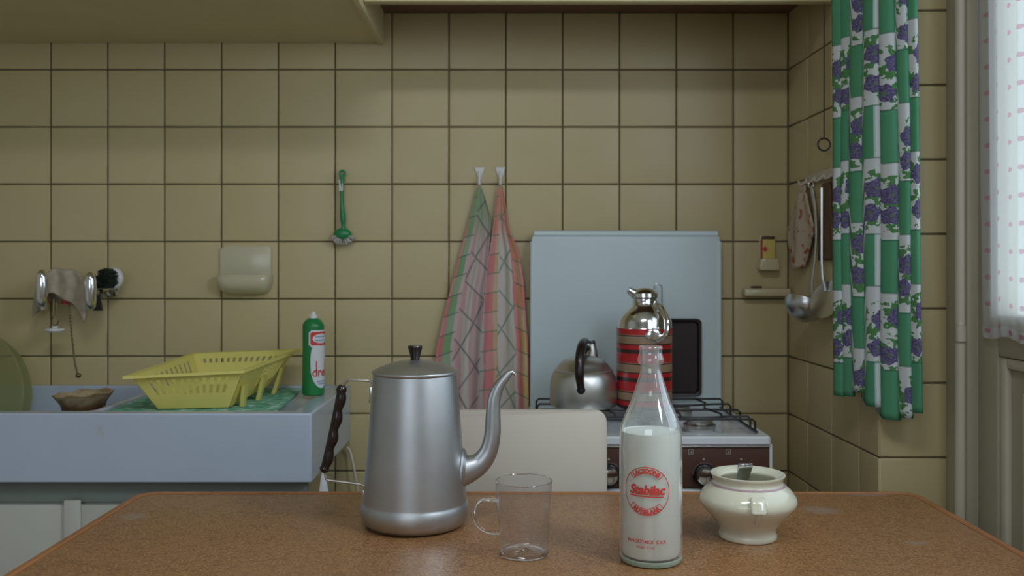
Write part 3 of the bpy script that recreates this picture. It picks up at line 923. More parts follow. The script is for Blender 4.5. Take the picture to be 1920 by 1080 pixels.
# dark tray with a wire loop, standing against the lid
ty = 2.313
tray = thing('baking_tray', (.43, ty, RZ), 'dark brown baking tray standing upright against the stove lid', 'tray')
b = BM()
o_ = rrect(.300, .4900, RZ + .003, RZ + .2010, .012, 5)
def inset(pts, k, c): return [(c[0] + (x - c[0]) * k, c[1] + (z - c[1]) * k) for x, z in pts]
c_ = (.394, RZ + .11)
loops = []
for k, y in ((1.0, ty + .012), (1.0, ty - .004), (.985, ty - .006), (.93, ty - .004), (.90, ty + .006)):
    loops.append([b.verts.new((x, y, z)) for x, z in inset(o_, k, c_)])
for A_, B_ in zip(loops, loops[1:]):
    for i in range(len(A_)): b.faces.new((A_[i], A_[(i + 1) % len(A_)], B_[(i + 1) % len(A_)], B_[i]))
b.faces.new(loops[0]); b.faces.new(loops[-1])
tr_ = finish('tray_body', b, TRAYM, tray)
b = BM()
lx = .3780
tube(b, [(lx - .0095, 2.305, RZ + .1960), (lx - .0095, 2.305, RZ + .278)] + arc_pts((lx, 2.305, RZ + .280), .0095, pi * .97, .03 * pi, 10) + [(lx + .0095, 2.305, RZ + .278), (lx + .0095, 2.305, RZ + .1960)], .0018, 8)
finish('wire_loop', b, STEEL, tray, label='thin wire hanging loop')

# ------------------------------------------------------------------ coffee pot
QX, QY = -.1465, 1.410
pot = thing('coffee_pot', (QX, QY, TZ), 'tall tapered aluminium coffee pot with a dark handle on the table', 'coffee pot')
b = BM()
Z = TZ
prof = [(0, Z + .001), (.066, Z + .001), (.074, Z + .0025), (.081, Z + .009), (.0838, Z + .019), (.0835, Z + .028), (.0815, Z + .035), (.0806, Z + .0368), (.0803, Z + .039), (.0800, Z + .043), (.0648, Z + .2335), (.0640, Z + .2366)]
lathe(b, QX, QY, prof, 72); finish('body', b, ALU, pot)
b = BM()
lathe(b, QX, QY, [(.0642, Z + .2330), (.0655, Z + .2335), (.0668, Z + .2350), (.0671, Z + .2368), (.0665, Z + .2386), (.0648, Z + .2396), (.060, Z + .2420), (.045, Z + .2480), (.025, Z + .2535), (.011, Z + .2550), (0, Z + .2552)], 72)
ldp = finish('lid', b, ALU, pot)
b = BM(); lathe(b, QX, QY, [(.0068, Z + .2545), (.0072, Z + .258), (.0090, Z + .266), (.0108, Z + .2725), (.0114, Z + .2755), (.0105, Z + .2775), (0, Z + .278)], 28); finish('lid_knob', b, BAKELITE, ldp)
def sp(px, py, dy=0.0): return wp(px, py, QY + dy)
b = BM()
path = [sp(858, 884), sp(878, 879), sp(900, 868), sp(916, 846), sp(923.5, 815), sp(924.5, 784), sp(926, 752), sp(934, 727), sp(947, 709), sp(957, 698)]
tube(b, spline(path, 5), [.0260, .0218, .0168, .0140, .0128, .0118, .0105, .0090, .0070, .0048], 24)
finish('spout', b, ALU, pot)
b = BM()
M = Matrix.Translation(sp(868, 882)) @ Matrix.Rotation(radians(94), 4, 'Y') @ Matrix.Diagonal((1.18, 1, 1, 1))
lathe(b, 0, 0, [(.0235, -.004), (.0285, -.003), (.0290, 0), (.0262, .0025), (.0215, .005)], 32); bmesh.ops.transform(b, matrix=M, verts=b.verts)
finish('spout_collar', b, ALU, pot)
b = BM()
t0 = sp(958, 697); e = .0042
tube(b, [sp(953, 701), sp(961, 697.5), sp(967, 704)], [.0050, .0036, .0012], 12)
finish('spout_tip', b, ALU, pot)
b = BM()
g0, g1 = sp(642, 722), sp(607, 886)
pts, rad = [], []
n = 44
for k in range(n + 1):
    t = k / n
    p = g0.lerp(g1, t)
    p.x += .0015 * sin(t * pi)
    wv = .0030 * (0.5 - .5 * cos((t - .06) / .88 * 2 * pi * 4.0)) if .06 < t < .94 else 0
    r = .0067 + .0004 * sin(pi * t) + wv * .55
    if t < .07: r = .0082 - .004 * (max(0, (.03 - t)) / .03)
    if t > .94: r = .0082 - .005 * max(0, (t - .97)) / .03
    p.x += wv * .55
    pts.append(p); rad.append(r)
tube(b, pts, rad, 14); finish('handle_grip', b, BAKELITE, pot)
b = BM()
tube(b, [sp(642, 724), sp(649, 716), sp(655, 712.5), sp(690, 713.5), sp(697, 716), sp(698.5, 724), sp(698, 742), sp(697, 757)], .0020, 8)
box(b, *(lambda q: (q.x - .0035, q.x + .002, q.y - .004, q.y + .004, q.z - .012, q.z + .014))(sp(697, 741)), .001)
finish('handle_wire', b, STEEL, pot)
b = BM()
tube(b, [sp(608, 885), sp(612, 899), sp(616, 900.5), sp(676, 908), sp(682.5, 911), sp(684, 917), sp(683, 935), sp(682, 951)], .0020, 8)
box(b, *(lambda q: (q.x - .0025, q.x + .002, q.y - .004, q.y + .004, q.z - .012, q.z + .013))(sp(683, 934)), .001)
finish('handle_wire', b, STEEL, pot)
for (px, py) in ((695, 729), (693.5, 752), (680, 925), (679.5, 945)):
    b = BM(); ball(b, sp(px, py), .0023, u=10, v=6); finish('rivet', b, STEEL, pot)

# ------------------------------------------------------------------ milk bottle
MX, MY = .1930, 1.237
mb = thing('milk_bottle', (MX, MY, TZ), 'clear glass milk bottle with red print, about two thirds full of milk', 'bottle')
def zz(py): return EYE - (py - 500) / 1374.0
outer = [(0, TZ + .0075), (.020, TZ + .006), (.034, TZ + .0012), (.039, TZ + .0006), (.0415, TZ + .003), (.0423, TZ + .008), (.0425, TZ + .02), (.0425, zz(850)), (.0419, zz(808)), (.0386, zz(790)), (.0326, zz(769)), (.0258, zz(748)), (.0208, zz(726)), (.0162, zz(706)), (.0136, zz(694)), (.0132, zz(684)),
         (.0150, zz(682.5)), (.0174, zz(679)), (.0176, zz(673)), (.0158, zz(665)), (.0150, zz(660)), (.0152, zz(656)), (.0160, zz(653)), (.0156, zz(649.5)), (.0140, zz(648.5))]
def fine(pr, n=4):
    P = spline([(r, 0, z) for r, z in pr], n); return [(max(0, p.x), p.z) for p in P]
prof_o = outer[:7] + fine(outer[7:], 4)
inner = [(.0112, zz(651)), (.0110, zz(690)), (.0135, zz(708)), (.0180, zz(726)), (.0232, zz(748)), (.0300, zz(769)), (.0360, zz(790)), (.0396, zz(808)), (.0402, zz(850)), (.0402, TZ + .016), (.038, TZ + .0105), (.025, TZ + .0095), (0, TZ + .0120)]
prof = prof_o + fine(inner[:9], 3) + inner[9:]
b = BM(); lathe(b, MX, MY, prof, 72); finish('glass', b, BGLASS, mb, recalc=True)
b = BM()
lathe(b, MX, MY, [(.0420, TZ + .0088), (.0426, TZ + .0084), (.0427, TZ + .006), (.0412, TZ + .0022), (.039, TZ + .0010), (.0385, TZ + .0030), (.0385, TZ + .0080), (.0420, TZ + .0085)], 72); finish('base_ring', b, BBASE, mb, label='thick pale green glass base')
b = BM()
mz = zz(809)
mp = [(0, TZ + .0122), (.025, TZ + .0100), (.0375, TZ + .0107), (.03995, TZ + .0165), (.03998, zz(850)), (.0394, mz + .0012), (.0386, mz + .0004), (.037, mz), (0, mz)]
lathe(b, MX, MY, mp, 72); finish('milk', b, MILK, mb, label='white milk filling the bottle to its shoulder')
# red print
A0 = -.30; RB = .0428
LC = (0, .8535); LR = .0322
q = BM(); ring2d(q, LC, LR - .0011, LR, -pi, pi, 90)
for s_ in (1, -1):
    a0, a1 = radians(-47), radians(47)
    ang0 = a0 if s_ > 0 else pi + a0; ang1 = a1 if s_ > 0 else pi + a1
    ring2d(q, LC, LR * .715, LR * .715 + .0010, ang0, ang1, 30)
    ring2d(q, LC, LR * .965, LR, ang0, ang1, 30)
    for a in (ang0, ang1): ring2d(q, LC, LR * .715, LR, a - .016, a + .016, 2)
    txt = text_bm('LACSOONS' if s_ > 0 else 'ROTSELAAR', .0074, .00040, 0, space=.98 if s_ > 0 else .90)
    slice_x(txt, .002)
    for v in txt.verts:
        x, y = v.co.x, v.co.y
        if s_ > 0:
            R_ = LR * .755; a = x / (R_ * 1.08); r = R_ + y * 1.06
            v.co = Vector((LC[0] + r * sin(a), LC[1] + r * cos(a), 0))
        else:
            R_ = LR * .95; a = x / (R_ * .90); r = R_ - y * 1.06
            v.co = Vector((LC[0] + r * sin(a), LC[1] - r * cos(a), 0))
    merge(q, txt)
txt = text_bm('Stabilac', .0170, .00065, .22, space=.95); slice_x(txt, .003)
bmesh.ops.translate(txt, verts=txt.verts, vec=(0.0005, LC[1] - .0042, 0)); merge(q, txt)
columns(q, -.0235, .0235, lambda x: LC[1] - .0078 - x * .02, lambda x: LC[1] - .0063 - x * .02, 20)
slice_x(q, .0025)
wrap(q, MX, MY, RB, A0)
finish('red_emblem', q, MILKPRINT, mb, smooth=False, recalc=False, label='red printed round emblem', kind='stuff')
q = BM()
txt = text_bm('RINCEZ-MOI  S.V.P.', .0062, .00014, 0, space=1.05); slice_x(txt, .003)
bmesh.ops.translate(txt, verts=txt.verts, vec=(.0005, .7845, 0)); merge(q, txt)
txt = text_bm('SPOEL  S.V.P.', .0040, .00008, 0, space=1.1); slice_x(txt, .003)
bmesh.ops.translate(txt, verts=txt.verts, vec=(-.001, .7775, 0)); merge(q, txt)
slice_x(q, .0025)
wrap(q, MX, MY, RB, A0)
finish('red_lettering', q, MILKPRINT, mb, smooth=False, recalc=False, label='two small lines of red lettering', kind='stuff')

# ------------------------------------------------------------------ glass mug
UX, UY = .0200, 1.260
mg = thing('glass_mug', (UX, UY, TZ), 'empty clear glass mug with a round handle between pot and milk bottle', 'mug')
b = BM()
prof = [(0, TZ + .0006), (.030, TZ + .0006), (.0325, TZ + .002), (.0335, TZ + .006), (.0365, TZ + .055), (.0398, TZ + .1015), (.0400, TZ + .1030), (.0392, TZ + .1037), (.0384, TZ + .1028), (.0350, TZ + .055), (.0318, TZ + .009), (.0285, TZ + .0065), (.010, TZ + .0075), (.004, TZ + .0105), (0, TZ + .0115)]
lathe(b, UX, UY, prof, 64); finish('cup', b, MGLASS, mg)
b = BM(); tube(b, arc_pts((UX, UY, TZ + .1028), .0391, 0, 2 * pi * 63 / 64, 63, 'xy'), .0009, 8, closed=True); finish('rim', b, MSOLID, mg)
b = BM(); tube(b, arc_pts((UX, UY, TZ + .0035), .0318, 0, 2 * pi * 63 / 64, 63, 'xy'), .0022, 8, closed=True); finish('foot_ring', b, MSOLID, mg)
def mp_(px, py): return wp(px, py, UY)
b = BM()
hpts = [mp_(934, 937), mp_(917, 935.5), mp_(902, 936), mp_(892, 944), mp_(887.5, 958), mp_(889, 972), mp_(897, 986), mp_(910, 995), mp_(924, 999), mp_(936, 999)]
tube(b, spline(hpts, 5), [.0036, .0031, .0030, .0031, .0032, .0032, .0031, .0030, .0031, .0036], 14); finish('handle', b, MSOLID, mg)

# ------------------------------------------------------------------ sugar bowl and spoon
BX, BY = .3530, 1.343
sb = thing('sugar_bowl', (BX, BY, TZ), 'squat cream glazed sugar bowl without lid on the right of the table', 'bowl')
b = BM()
prof = [(0, TZ + .004), (.034, TZ + .004), (.036, TZ + .0008), (.0415, TZ + .0006), (.0428, TZ + .003), (.0418, TZ + .0075), (.0405, TZ + .011), (.0428, TZ + .018), (.0520, TZ + .030), (.0625, TZ + .041), (.0695, TZ + .050), (.0712, TZ + .056), (.0692, TZ + .0625), (.0630, TZ + .071), (.0555, TZ + .0775), (.0512, TZ + .0815), (.0503, TZ + .0850), (.0518, TZ + .0900), (.0540, TZ + .0928), (.0538, TZ + .0945), (.0515, TZ + .0950),
        (.0430, TZ + .0895), (.0405, TZ + .0885), (.0395, TZ + .0870), (.0400, TZ + .0840), (.048, TZ + .0775), (.060, TZ + .065), (.0655, TZ + .056), (.060, TZ + .044), (.045, TZ + .026), (.03, TZ + .014), (0, TZ + .012)]
lathe(b, BX, BY, prof, 72)
finish('body', b, CERAMIC, sb, sharp=50)
b = BM(); lathe(b, BX, BY, [(.0519, TZ + .0812), (.0530, TZ + .0803), (.0545, TZ + .0790), (.0530, TZ + .0790)], 64); finish('painted_line', b, MAUVE, sb, label='thin mauve line under the neck')
for a in (radians(-93), radians(87)):
    dx, dy = cos(a), sin(a)
    def hq(r, z, s=0.0): return Vector((BX + dx * r - dy * s, BY + dy * r + dx * s, TZ + z))
    b = BM()
    # scrolled lug: an arched plate standing off the shoulder with a lip along its foot
    rows_ = []
    for (z_, r_, w_) in ((.0735, .0610, .0050), (.0745, .0650, .0068), (.0725, .0705, .0078), (.0670, .0752, .0082), (.0600, .0772, .0085), (.0565, .0800, .0088), (.0540, .0795, .0085), (.0535, .0760, .0080), (.0550, .0700, .0070)):
        rows_.append([b.verts.new(hq(r_ - .0022 * (q / 3) ** 2, z_, 1.35 * w_ * q / 3)) for q in range(-3, 4)])
    for A_, B_ in zip(rows_, rows_[1:]):
        for i in range(6): b.faces.new((A_[i], A_[i + 1], B_[i + 1], B_[i]))
    hd = finish('handle', b, CERAMIC, sb, sharp=60)
    m_ = hd.modifiers.new('thickness', 'SOLIDIFY'); m_.thickness = .004; m_.offset = -1
    b = BM(); tube(b, spline([hq(.0705, .0560, .002), hq(.0672, .0460, .001), hq(.0605, .0385), hq(.0545, .0325)], 5), [.0042, .0034, .0028, .0012], 12); finish('handle_root', b, CERAMIC, sb)
b = BM()
sx = .3480
P = spline([(sx - .004, BY + .014, TZ + .028), (sx - .003, BY + .008, TZ + .060), (sx - .001, BY + .001, TZ + .090), (sx + .0005, BY - .003, TZ + .1035), (sx + .001, BY - .0030, TZ + .1095)], 6)
Vt = []
for i, p in enumerate(P):
    ww = .0055 + .0052 * min(1, i / len(P) * 1.5)
    Vt.append([b.verts.new(p + Vector((ww * q / 5, -.0042 * (1 - (q / 5) ** 2), 0))) for q in range(-5, 6)])
for A_, B_ in zip(Vt, Vt[1:]):
    for i in range(10): b.faces.new((A_[i], A_[i + 1], B_[i + 1], B_[i]))
ball(b, (sx - .005, BY + .018, TZ + .0225), .014, (1, 1.2, .5), 14, 8)
sn = finish('spoon', b, SPOONM, None, 'metal spoon standing in the cream sugar bowl, its handle end above the rim', cat='spoon', sharp=60)
m_ = sn.modifiers.new('thickness', 'SOLIDIFY'); m_.thickness = .0010; m_.offset = 0

# ------------------------------------------------------------------ on the sink
# ribbed green mat on the draining board
b = BM()
DZ = SZ1 - .009
mx0, mx1, my0, my1 = -.875, -.505, 1.956, 2.345
n = 26
vsT = []
for j in range(2 * n + 1):
    y = my0 + (my1 - my0) * j / (2 * n)
    h_ = .006 if j % 2 else .003
    skew = -.03 * (y - my0) / (my1 - my0)
    vsT.append((b.verts.new((mx0, y, DZ + h_)), b.verts.new((mx1 + skew, y, DZ + h_)), b.verts.new((mx0, y, DZ + .0005)), b.verts.new((mx1 + skew, y, DZ + .0005))))
for A_, B_ in zip(vsT, vsT[1:]):
    b.faces.new((A_[0], A_[1], B_[1], B_[0])); b.faces.new((A_[3], A_[2], B_[2], B_[3]))
    b.faces.new((A_[0], B_[0], B_[2], A_[2])); b.faces.new((A_[1], A_[3], B_[3], B_[1]))
b.faces.new((vsT[0][0], vsT[0][2], vsT[0][3], vsT[0][1])); b.faces.new((vsT[-1][0], vsT[-1][1], vsT[-1][3], vsT[-1][2]))
finish('drainer_mat', b, MATG, None, 'ribbed green rubber mat on the draining board under the yellow rack', cat='mat', sharp=20)

# yellow dish rack: flared basket with slotted walls on feet
rk = thing('dish_rack', (-.70, 2.1, DZ + .006), 'translucent yellow plastic dish rack on the draining board', 'dish rack')
RT = [Vector((-.806, 1.940, .9140)), Vector((-.585, 1.985, .9205)), Vector((-.545, 2.300, .9370)), Vector((-.800, 2.300, .9270))]
zb = DZ + .0085
RBt = [Vector((-.768, 1.985, zb)), Vector((-.622, 2.010, zb)), Vector((-.600, 2.250, zb + .016)), Vector((-.765, 2.250, zb + .016))]
def wall_panel(b, a0, a1, c0, c1, nu, slot_u, s0, s1, th=.0022):
    """flared side from bottom edge a0-a1 to top edge c0-c1, open slots between s0 and s1 of its height"""
    def P(u, v): return a0.lerp(a1, u).lerp(c0.lerp(c1, u), v)
    vs = (0, s0, s1, 1)
    us = [0.0]; 
    for k in range(nu):
        us += [slot_u[0] + (slot_u[1] - slot_u[0]) * (k + .12) / nu, slot_u[0] + (slot_u[1] - slot_u[0]) * (k + .62) / nu]
    us.append(1.0)
    nrm = (a1 - a0).cross(c0 - a0).normalized() * th
    grid = [[(b.verts.new(P(u, v)), b.verts.new(P(u, v) + nrm)) for u in us] for v in vs]
    for j in range(3):
        for i in range(len(us) - 1):
            hole = (j == 1 and i % 2 == 1)
            q = (grid[j][i], grid[j][i + 1], grid[j + 1][i + 1], grid[j + 1][i])
            if not hole:
                b.faces.new([x[0] for x in q]); b.faces.new([x[1] for x in reversed(q)])
            else:
                for e in range(4):
                    m0, m1 = q[e], q[(e + 1) % 4]
                    b.faces.new((m0[0], m1[0], m1[1], m0[1]))
    return b
for nm, (i, j, nu, su, s0, s1) in {'front': (0, 1, 11, (.10, .92), .42, .88), 'right': (1, 2, 7, (.45, .92), .30, .86), 'back': (2, 3, 14, (.06, .94), .72, .86), 'left': (3, 0, 10, (.1, .9), .42, .86)}.items():
    b = BM(); wall_panel(b, RBt[i], RBt[j], RT[i], RT[j], nu, su, s0, s1)
    finish('side_panel', b, YELLOW, rk, smooth=False)
b = BM()
v0 = [b.verts.new(p) for p in RBt]; v1 = [b.verts.new(p + Vector((0, 0, .0025))) for p in RBt]
b.faces.new(v0); b.faces.new(v1)
for i in range(4): b.faces.new((v0[i], v0[(i + 1) % 4], v1[(i + 1) % 4], v1[i]))
finish('bottom', b, YELLOW, rk, smooth=False)
b = BM()   # flat rim flaring outwards, drawn out at two corners
cen = sum(RT, Vector()) / 4
RO = []
for i, p in enumerate(RT):
    d_ = (p - cen); d_.z = 0; d_.normalize()
    RO.append(p + d_ * (.014 if i in (1, 3) else .024) + Vector((0, 0, .001)))
def densify(Q, n=10):
    out = []
    for i in range(4):
        for k in range(n):
            t = k / n
            out.append(Q[i].lerp(Q[(i + 1) % 4], t))
    return out
Di, Do = densify(RT), densify(RO)
up_ = Vector((0, 0, .0028))
L4 = [[b.verts.new(p) for p in Di], [b.verts.new(p + up_) for p in Di], [b.verts.new(p + up_) for p in Do], [b.verts.new(p - up_ * 1.2) for p in Do]]
L4.append(L4[0])
for A_, B_ in zip(L4, L4[1:]):
    for i in range(len(A_)): b.faces.new((A_[i], A_[(i + 1) % len(A_)], B_[(i + 1) % len(A_)], B_[i]))
finish('rim', b, YELLOW, rk, smooth=False)
for t_ in (.12, .52, .95):
    a_ = RBt[1].lerp(RBt[2], t_); c_t = RT[1].lerp(RT[2], t_)
    b = BM()
    n_ = Vector((.0, 0, 0))
    top = a_.lerp(c_t, .55); bot = Vector((a_.x + .012, a_.y, zb - .003))
    w1, w2 = .016, .008
    vs_ = []
    for (p, w_) in ((bot, w2), (top, w1)):
        for sx_ in (0.003, .012 if p is bot else .010):
            for sy_ in (-w_, w_):
                vs_.append(b.verts.new(p + Vector((sx_, sy_, 0))))
    for f in ((0, 1, 3, 2), (4, 6, 7, 5), (0, 4, 5, 1), (2, 3, 7, 6), (0, 2, 6, 4), (1, 5, 7, 3)): b.faces.new([vs_[i] for i in f])
    finish('foot', b, YELLOW, rk, smooth=False)

# detergent bottle
EX, EY, EZ = -.4735, 2.190, SZ1
db = thing('detergent_bottle', (EX, EY, EZ), 'green plastic washing-up liquid bottle with white cap at the end of the sink', 'bottle')
b = BM()
lathe(b, EX, EY, [(0, EZ + .001), (.024, EZ + .001), (.0268, EZ + .004), (.0270, EZ + .012), (.0268, EZ + .020), (.0262, EZ + .030), (.0258, EZ + .09), (.0256, EZ + .140), (.0258, EZ + .160), (.0262, EZ + .166), (.0255, EZ + .171), (.0195, EZ + .180), (.0125, EZ + .1845), (.011, EZ + .186)], 44)
finish('body', b, GREENP, db)
b = BM(); lathe(b, EX, EY, [(.0110, EZ + .1855), (.0098, EZ + .186), (.0092, EZ + .191), (.0060, EZ + .1935), (.0050, EZ + .199), (.0030, EZ + .2015), (0, EZ + .202)], 28); finish('cap', b, WHITEP, db)
a_lab = radians(57)
def lab(name, q, mat, R, label=None):
    wrap(q, EX, EY, R, a_lab); finish(name, q, mat, db, smooth=False, recalc=False, label=label)
q = BM()
oz = EZ + .075
def ell(w_, h_, x): return h_ * math.sqrt(max(0, 1 - (x / w_) ** 2))
columns(q, -.0285, .0285, lambda x: oz - ell(.0286, .056, x), lambda x: oz + .012 + ell(.0286, .054, x), 40)
columns(q, -.0325, .0325, lambda x: EZ + .118 + (.004 if abs(x) > .029 else 0), lambda x: EZ + .158 - (.004 if abs(x) > .029 else 0), 40)
lab('white_label', q, LABELW, .02755)
q = BM()
xr = .0285
columns(q, -xr, xr, lambda x: EZ + .122 + (.003 if abs(x) > .026 else 0), lambda x: EZ + .154 - (.003 if abs(x) > .026 else 0), 40)
lab('red_shield', q, REDP, .02775)
q = BM(); columns(q, -.0235, .0235, lambda x: EZ + .138 - ell(.0236, .0115, x), lambda x: EZ + .138 + ell(.0236, .0115, x), 36); lab('white_oval', q, LABELW, .02790)
q = BM()
for z_ in (.1425, .1335): columns(q, -.017, .017, lambda x: EZ + z_ - .0011, lambda x: EZ + z_ + .0011, 24)
lab('blue_lines', q, LABELB, .02802)
q = text_bm('dreft', .027, .0004, 0, space=.95); slice_x(q, .003)
for v in q.verts:
    if v.co.y > .0115 * 1.0: v.co.y = .0115 + (v.co.y - .0115) * 3.4
    v.co.y += EZ + .048
lab('red_lettering', q, REDP, .02785)
q = BM(); columns(q, -.014, .014, lambda x: EZ + .034, lambda x: EZ + .037, 20); columns(q, -.010, .014, lambda x: EZ + .0285, lambda x: EZ + .031, 20)
lab('small_print', q, LABELB, .02785)

# stained bowl in the basin
b = BM()
OX, OY = -1.0000, 2.130; bz = SZ0 + .0215
prof = [(0, bz + .002), (.030, bz), (.034, bz), (.036, bz + .02), (.040, bz + .075), (.050, bz + .115), (.0655, bz + .136), (.0670, bz + .1385), (.0650, bz + .140), (.0490, bz + .121), (.036, bz + .085), (.03, bz + .03), (0, bz + .026)]
lathe(b, OX, OY, prof, 48)
for v in b.verts:
    if v.co.z > bz + .11:
        v.co.z += (v.co.x - OX) * .05 + .002 * sin(7 * math.atan2(v.co.y - OY, v.co.x - OX))
bo = finish('stained_bowl', b, BOWLM, None, 'brown stained flaring bowl standing in the sink basin', cat='bowl')

# round tub leaning at the left edge
b = BM()
tr2 = .191
lathe(b, 0, 0, [(0, 0), (tr2 * .82, 0), (tr2 * .90, .012), (tr2 * .985, .085), (tr2, .088), (tr2, .091), (tr2 * .975, .090), (tr2 * .885, .014), (tr2 * .81, .003), (0, .003)], 72)
M = Matrix.Translation((-1.385, 2.318, .8140)) @ Matrix.Rotation(radians(90 - 8), 4, 'X')
bmesh.ops.transform(b, matrix=M, verts=b.verts)
for v in b.verts: v.co.z = max(v.co.z, SZ0 + .0225)
finish('dish_tub', b, TUB, None, 'milky green-yellow round plastic tub standing on edge at the far left', cat='tub')

# hose and rag beside the sink
b = BM()
tube(b, spline([wp(650, 838, 2.36), wp(657, 848, 2.36), wp(664, 880, 2.35), wp(670, 915, 2.345), wp(673, 960, 2.345), wp(674, 1010, 2.345)], 5), .0032, 8)
finish('drain_hose', b, LIGHTPAINT, None, 'thin white hose running down the tiles beside the sink', cat='hose')
b = BM()
rc = wp(606, 886, 1.945)
def rag(u, v):
    ang = u * 2 * pi
    r_ = .003 + .0150 * v ** .7 + .004 * v * sin(ang * 4)
    return Vector((rc.x + .004 * v + r_ * cos(ang), rc.y + r_ * .6 * sin(ang), rc.z - .14 * v))
grid_surface(b, rag, 32, 12)
finish('white_rag', b, WHITERAG, None, 'white cloth hanging below the right end of the sink', cat='cloth')

# ------------------------------------------------------------------ on the back wall
WF = WALLY
# soap dish built into one tile
sd = thing('soap_dish', (-.525, WF, 1.14), 'cream ceramic soap dish on the wall tiles above the yellow rack', 'soap dish')
def wz(py): return EYE - (py - 500) * WF / FPX
def wx(px): return (px - 955) * WF / FPX
b = BM(); prism(b, rrect(wx(415), wx(510), wz(528), wz(461), .012, 5), WF - .009, WF - .0002, .004); finish('back_plate', b, SOAPC, sd)
b = BM()
x0, x1 = wx(412), wx(513); xm, hw = (x0 + x1) / 2, (x1 - x0) / 2
rows = []
for (zpy, k, dep) in ((515, 1.0, .050), (520, 1.0, .056), (530, .985, .056), (540, .93, .048), (548, .80, .032), (552, .60, .012)):
    row = []
    for q in range(25):
        t = pi * q / 24
        cx_, cy_ = cos(t), sin(t)
        sx_ = (abs(cx_) ** .5) * (1 if cx_ > 0 else -1); sy_ = abs(cy_) ** .5
        row.append(b.verts.new((xm + hw * k * sx_, WF - .0015 - dep * sy_, wz(zpy))))
    rows.append(row)
for A_, B_ in zip(rows, rows[1:]):
    for i in range(24): b.faces.new((A_[i], A_[i + 1], B_[i + 1], B_[i]))
b.faces.new(rows[-1])
inn = []
for (zpy, k, dep) in ((515, .90, .043), (528, .84, .036)):
    row = []
    for q in range(25):
        t = pi * q / 24
        cx_, cy_ = cos(t), sin(t)
        sx_ = (abs(cx_) ** .5) * (1 if cx_ > 0 else -1); sy_ = abs(cy_) ** .5
        row.append(b.verts.new((xm + hw * k * sx_, WF - .0015 - dep * sy_, wz(zpy))))
    inn.append(row)
for i in range(24):
    b.faces.new((rows[0][i], rows[0][i + 1], inn[0][i + 1], inn[0][i])); b.faces.new((inn[0][i], inn[0][i + 1], inn[1][i + 1], inn[1][i]))
b.faces.new(inn[1])
finish('dish', b, SOAPC, sd)

# green dish brush
YB = WF - .022
br = thing('dish_brush', tuple(wp(641, 318, YB)), 'green plastic dish brush hanging on the tiles, bristles down', 'brush')
b = BM()
P = [wp(641, 330, YB), wp(641, 350, YB), wp(641, 372, YB), wp(642, 395, YB), wp(643, 403, YB), wp(643.5, 413, YB), wp(644, 422, YB), wp(644, 430, YB)]
tube(b, spline(P, 4), [.0085, .0065, .0060, .0078, .0098, .0092, .0062, .0085], 12, flat=.8)
tube(b, arc_pts(tuple(wp(642, 325, YB)), .0068, 0, 2 * pi * 15 / 16, 15), .0032, 8, closed=True)
finish('handle', b, BRUSHG, br)
b = BM(); ball(b, wp(642.5, 439, YB), .0232, (1, .62, .68), 24, 14); finish('head', b, BRUSHG, br)
b = BM(); box(b, *(lambda p, q: (p.x, q.x, p.y - .0062, p.y - .0050, q.z, p.z))(wp(636.5, 337, YB), wp(643.5, 358, YB)), .0004); finish('sticker', b, WHITEP, br, label='small white sticker on the handle')
b = BM()
hc_ = wp(643.5, 441, YB)
for k in range(170):
    a = random.uniform(pi * 1.02, pi * 1.98); ry = random.uniform(-.010, .012)
    d_ = Vector((cos(a) * .0275, 0, sin(a) * .021))
    s_ = hc_ + Vector((d_.x * .6, ry, d_.z * .5))
    e_ = hc_ + Vector((d_.x * random.uniform(.98, 1.12), ry * 1.3, d_.z * random.uniform(1.0, 1.2) - .002))
    tube(b, [s_, e_], .0008, 4)
finish('bristles', b, BRISTLE, br, smooth=False, kind='stuff')
b = BM(); tube(b, [wp(642, 325, YB + .002), wp(642, 322, WF - .002)], .0025, 8); finish('nail', b, STEEL, None, 'small steel nail holding the green dish brush', cat='nail')

# two hooks with checked towels
def towel(name, label, mat, left, right, top, amp, nf, split, uvs, ydep):
    """gathered cloth hanging from one point; left/right are edge positions down the cloth"""
    def ed(tab, v):
        y = top + (830 - top) * v
        for (xa, ya), (xb, yb) in zip(tab, tab[1:]):
            if y <= yb or (xb, yb) == tab[-1]:
                t = (y - ya) / (yb - ya)
                return xa + (xb - xa) * t
    b = BM()
    def f(u, v):
        xl, xr_ = ed(left, v), ed(right, v)
        px = xl + (xr_ - xl) * u
        a = amp * (v ** .6)
        w_ = a * (sin(u * nf * 2 * pi + 1.2 * v) * .6 + sin(u * nf * 1.3 * 2 * pi + 2.1) * .4) - .012 * v * (4 * (u - .5) ** 2)
        # keep the hanging silhouette fixed: the cloth lies a little in front of the wall
        Yd = WF - ydep - .010 * v + w_
        return wp(px, top + (830 - top) * v + (14 * (u - .6) * v if left[0][0] > 910 else -20 * (u - .3) * v), min(Yd, WF - .004))
    def uvf(u, v, um):
        xl, xr_ = ed(left, v), ed(right, v)
        x = xl + (xr_ - xl) * u; y = top + (830 - top) * v
        if um < split: return (.5, y / 37.0 + (x - xl) / 150.0 + uvs[0])
        if um > uvs[2]: return (.5, y / 40.0 - (x - xl) / 110.0 + uvs[1])
        x += 14 * sin(v * 7 + uvs[0] * 9)
        return ((x * .85 + y * .55) / 47.0 + uvs[0], (y * .6 - x * .9) / 50.0 + uvs[1])
    grid_surface(b, f, 64, 60, uvf, lambda u, v, um: (u + .05 * sin(v * 5), v))
    o = finish(name, b, mat, None, label, cat='towel', group=None, sharp=180)
    return solidify(o, .0012)
PK, GN, OR, WH, YL, LI = (.60, .185, .18), (.17, .33, .14), (.64, .24, .09), (.56, .50, .45), (.60, .42, .14), (.52, .38, .38)
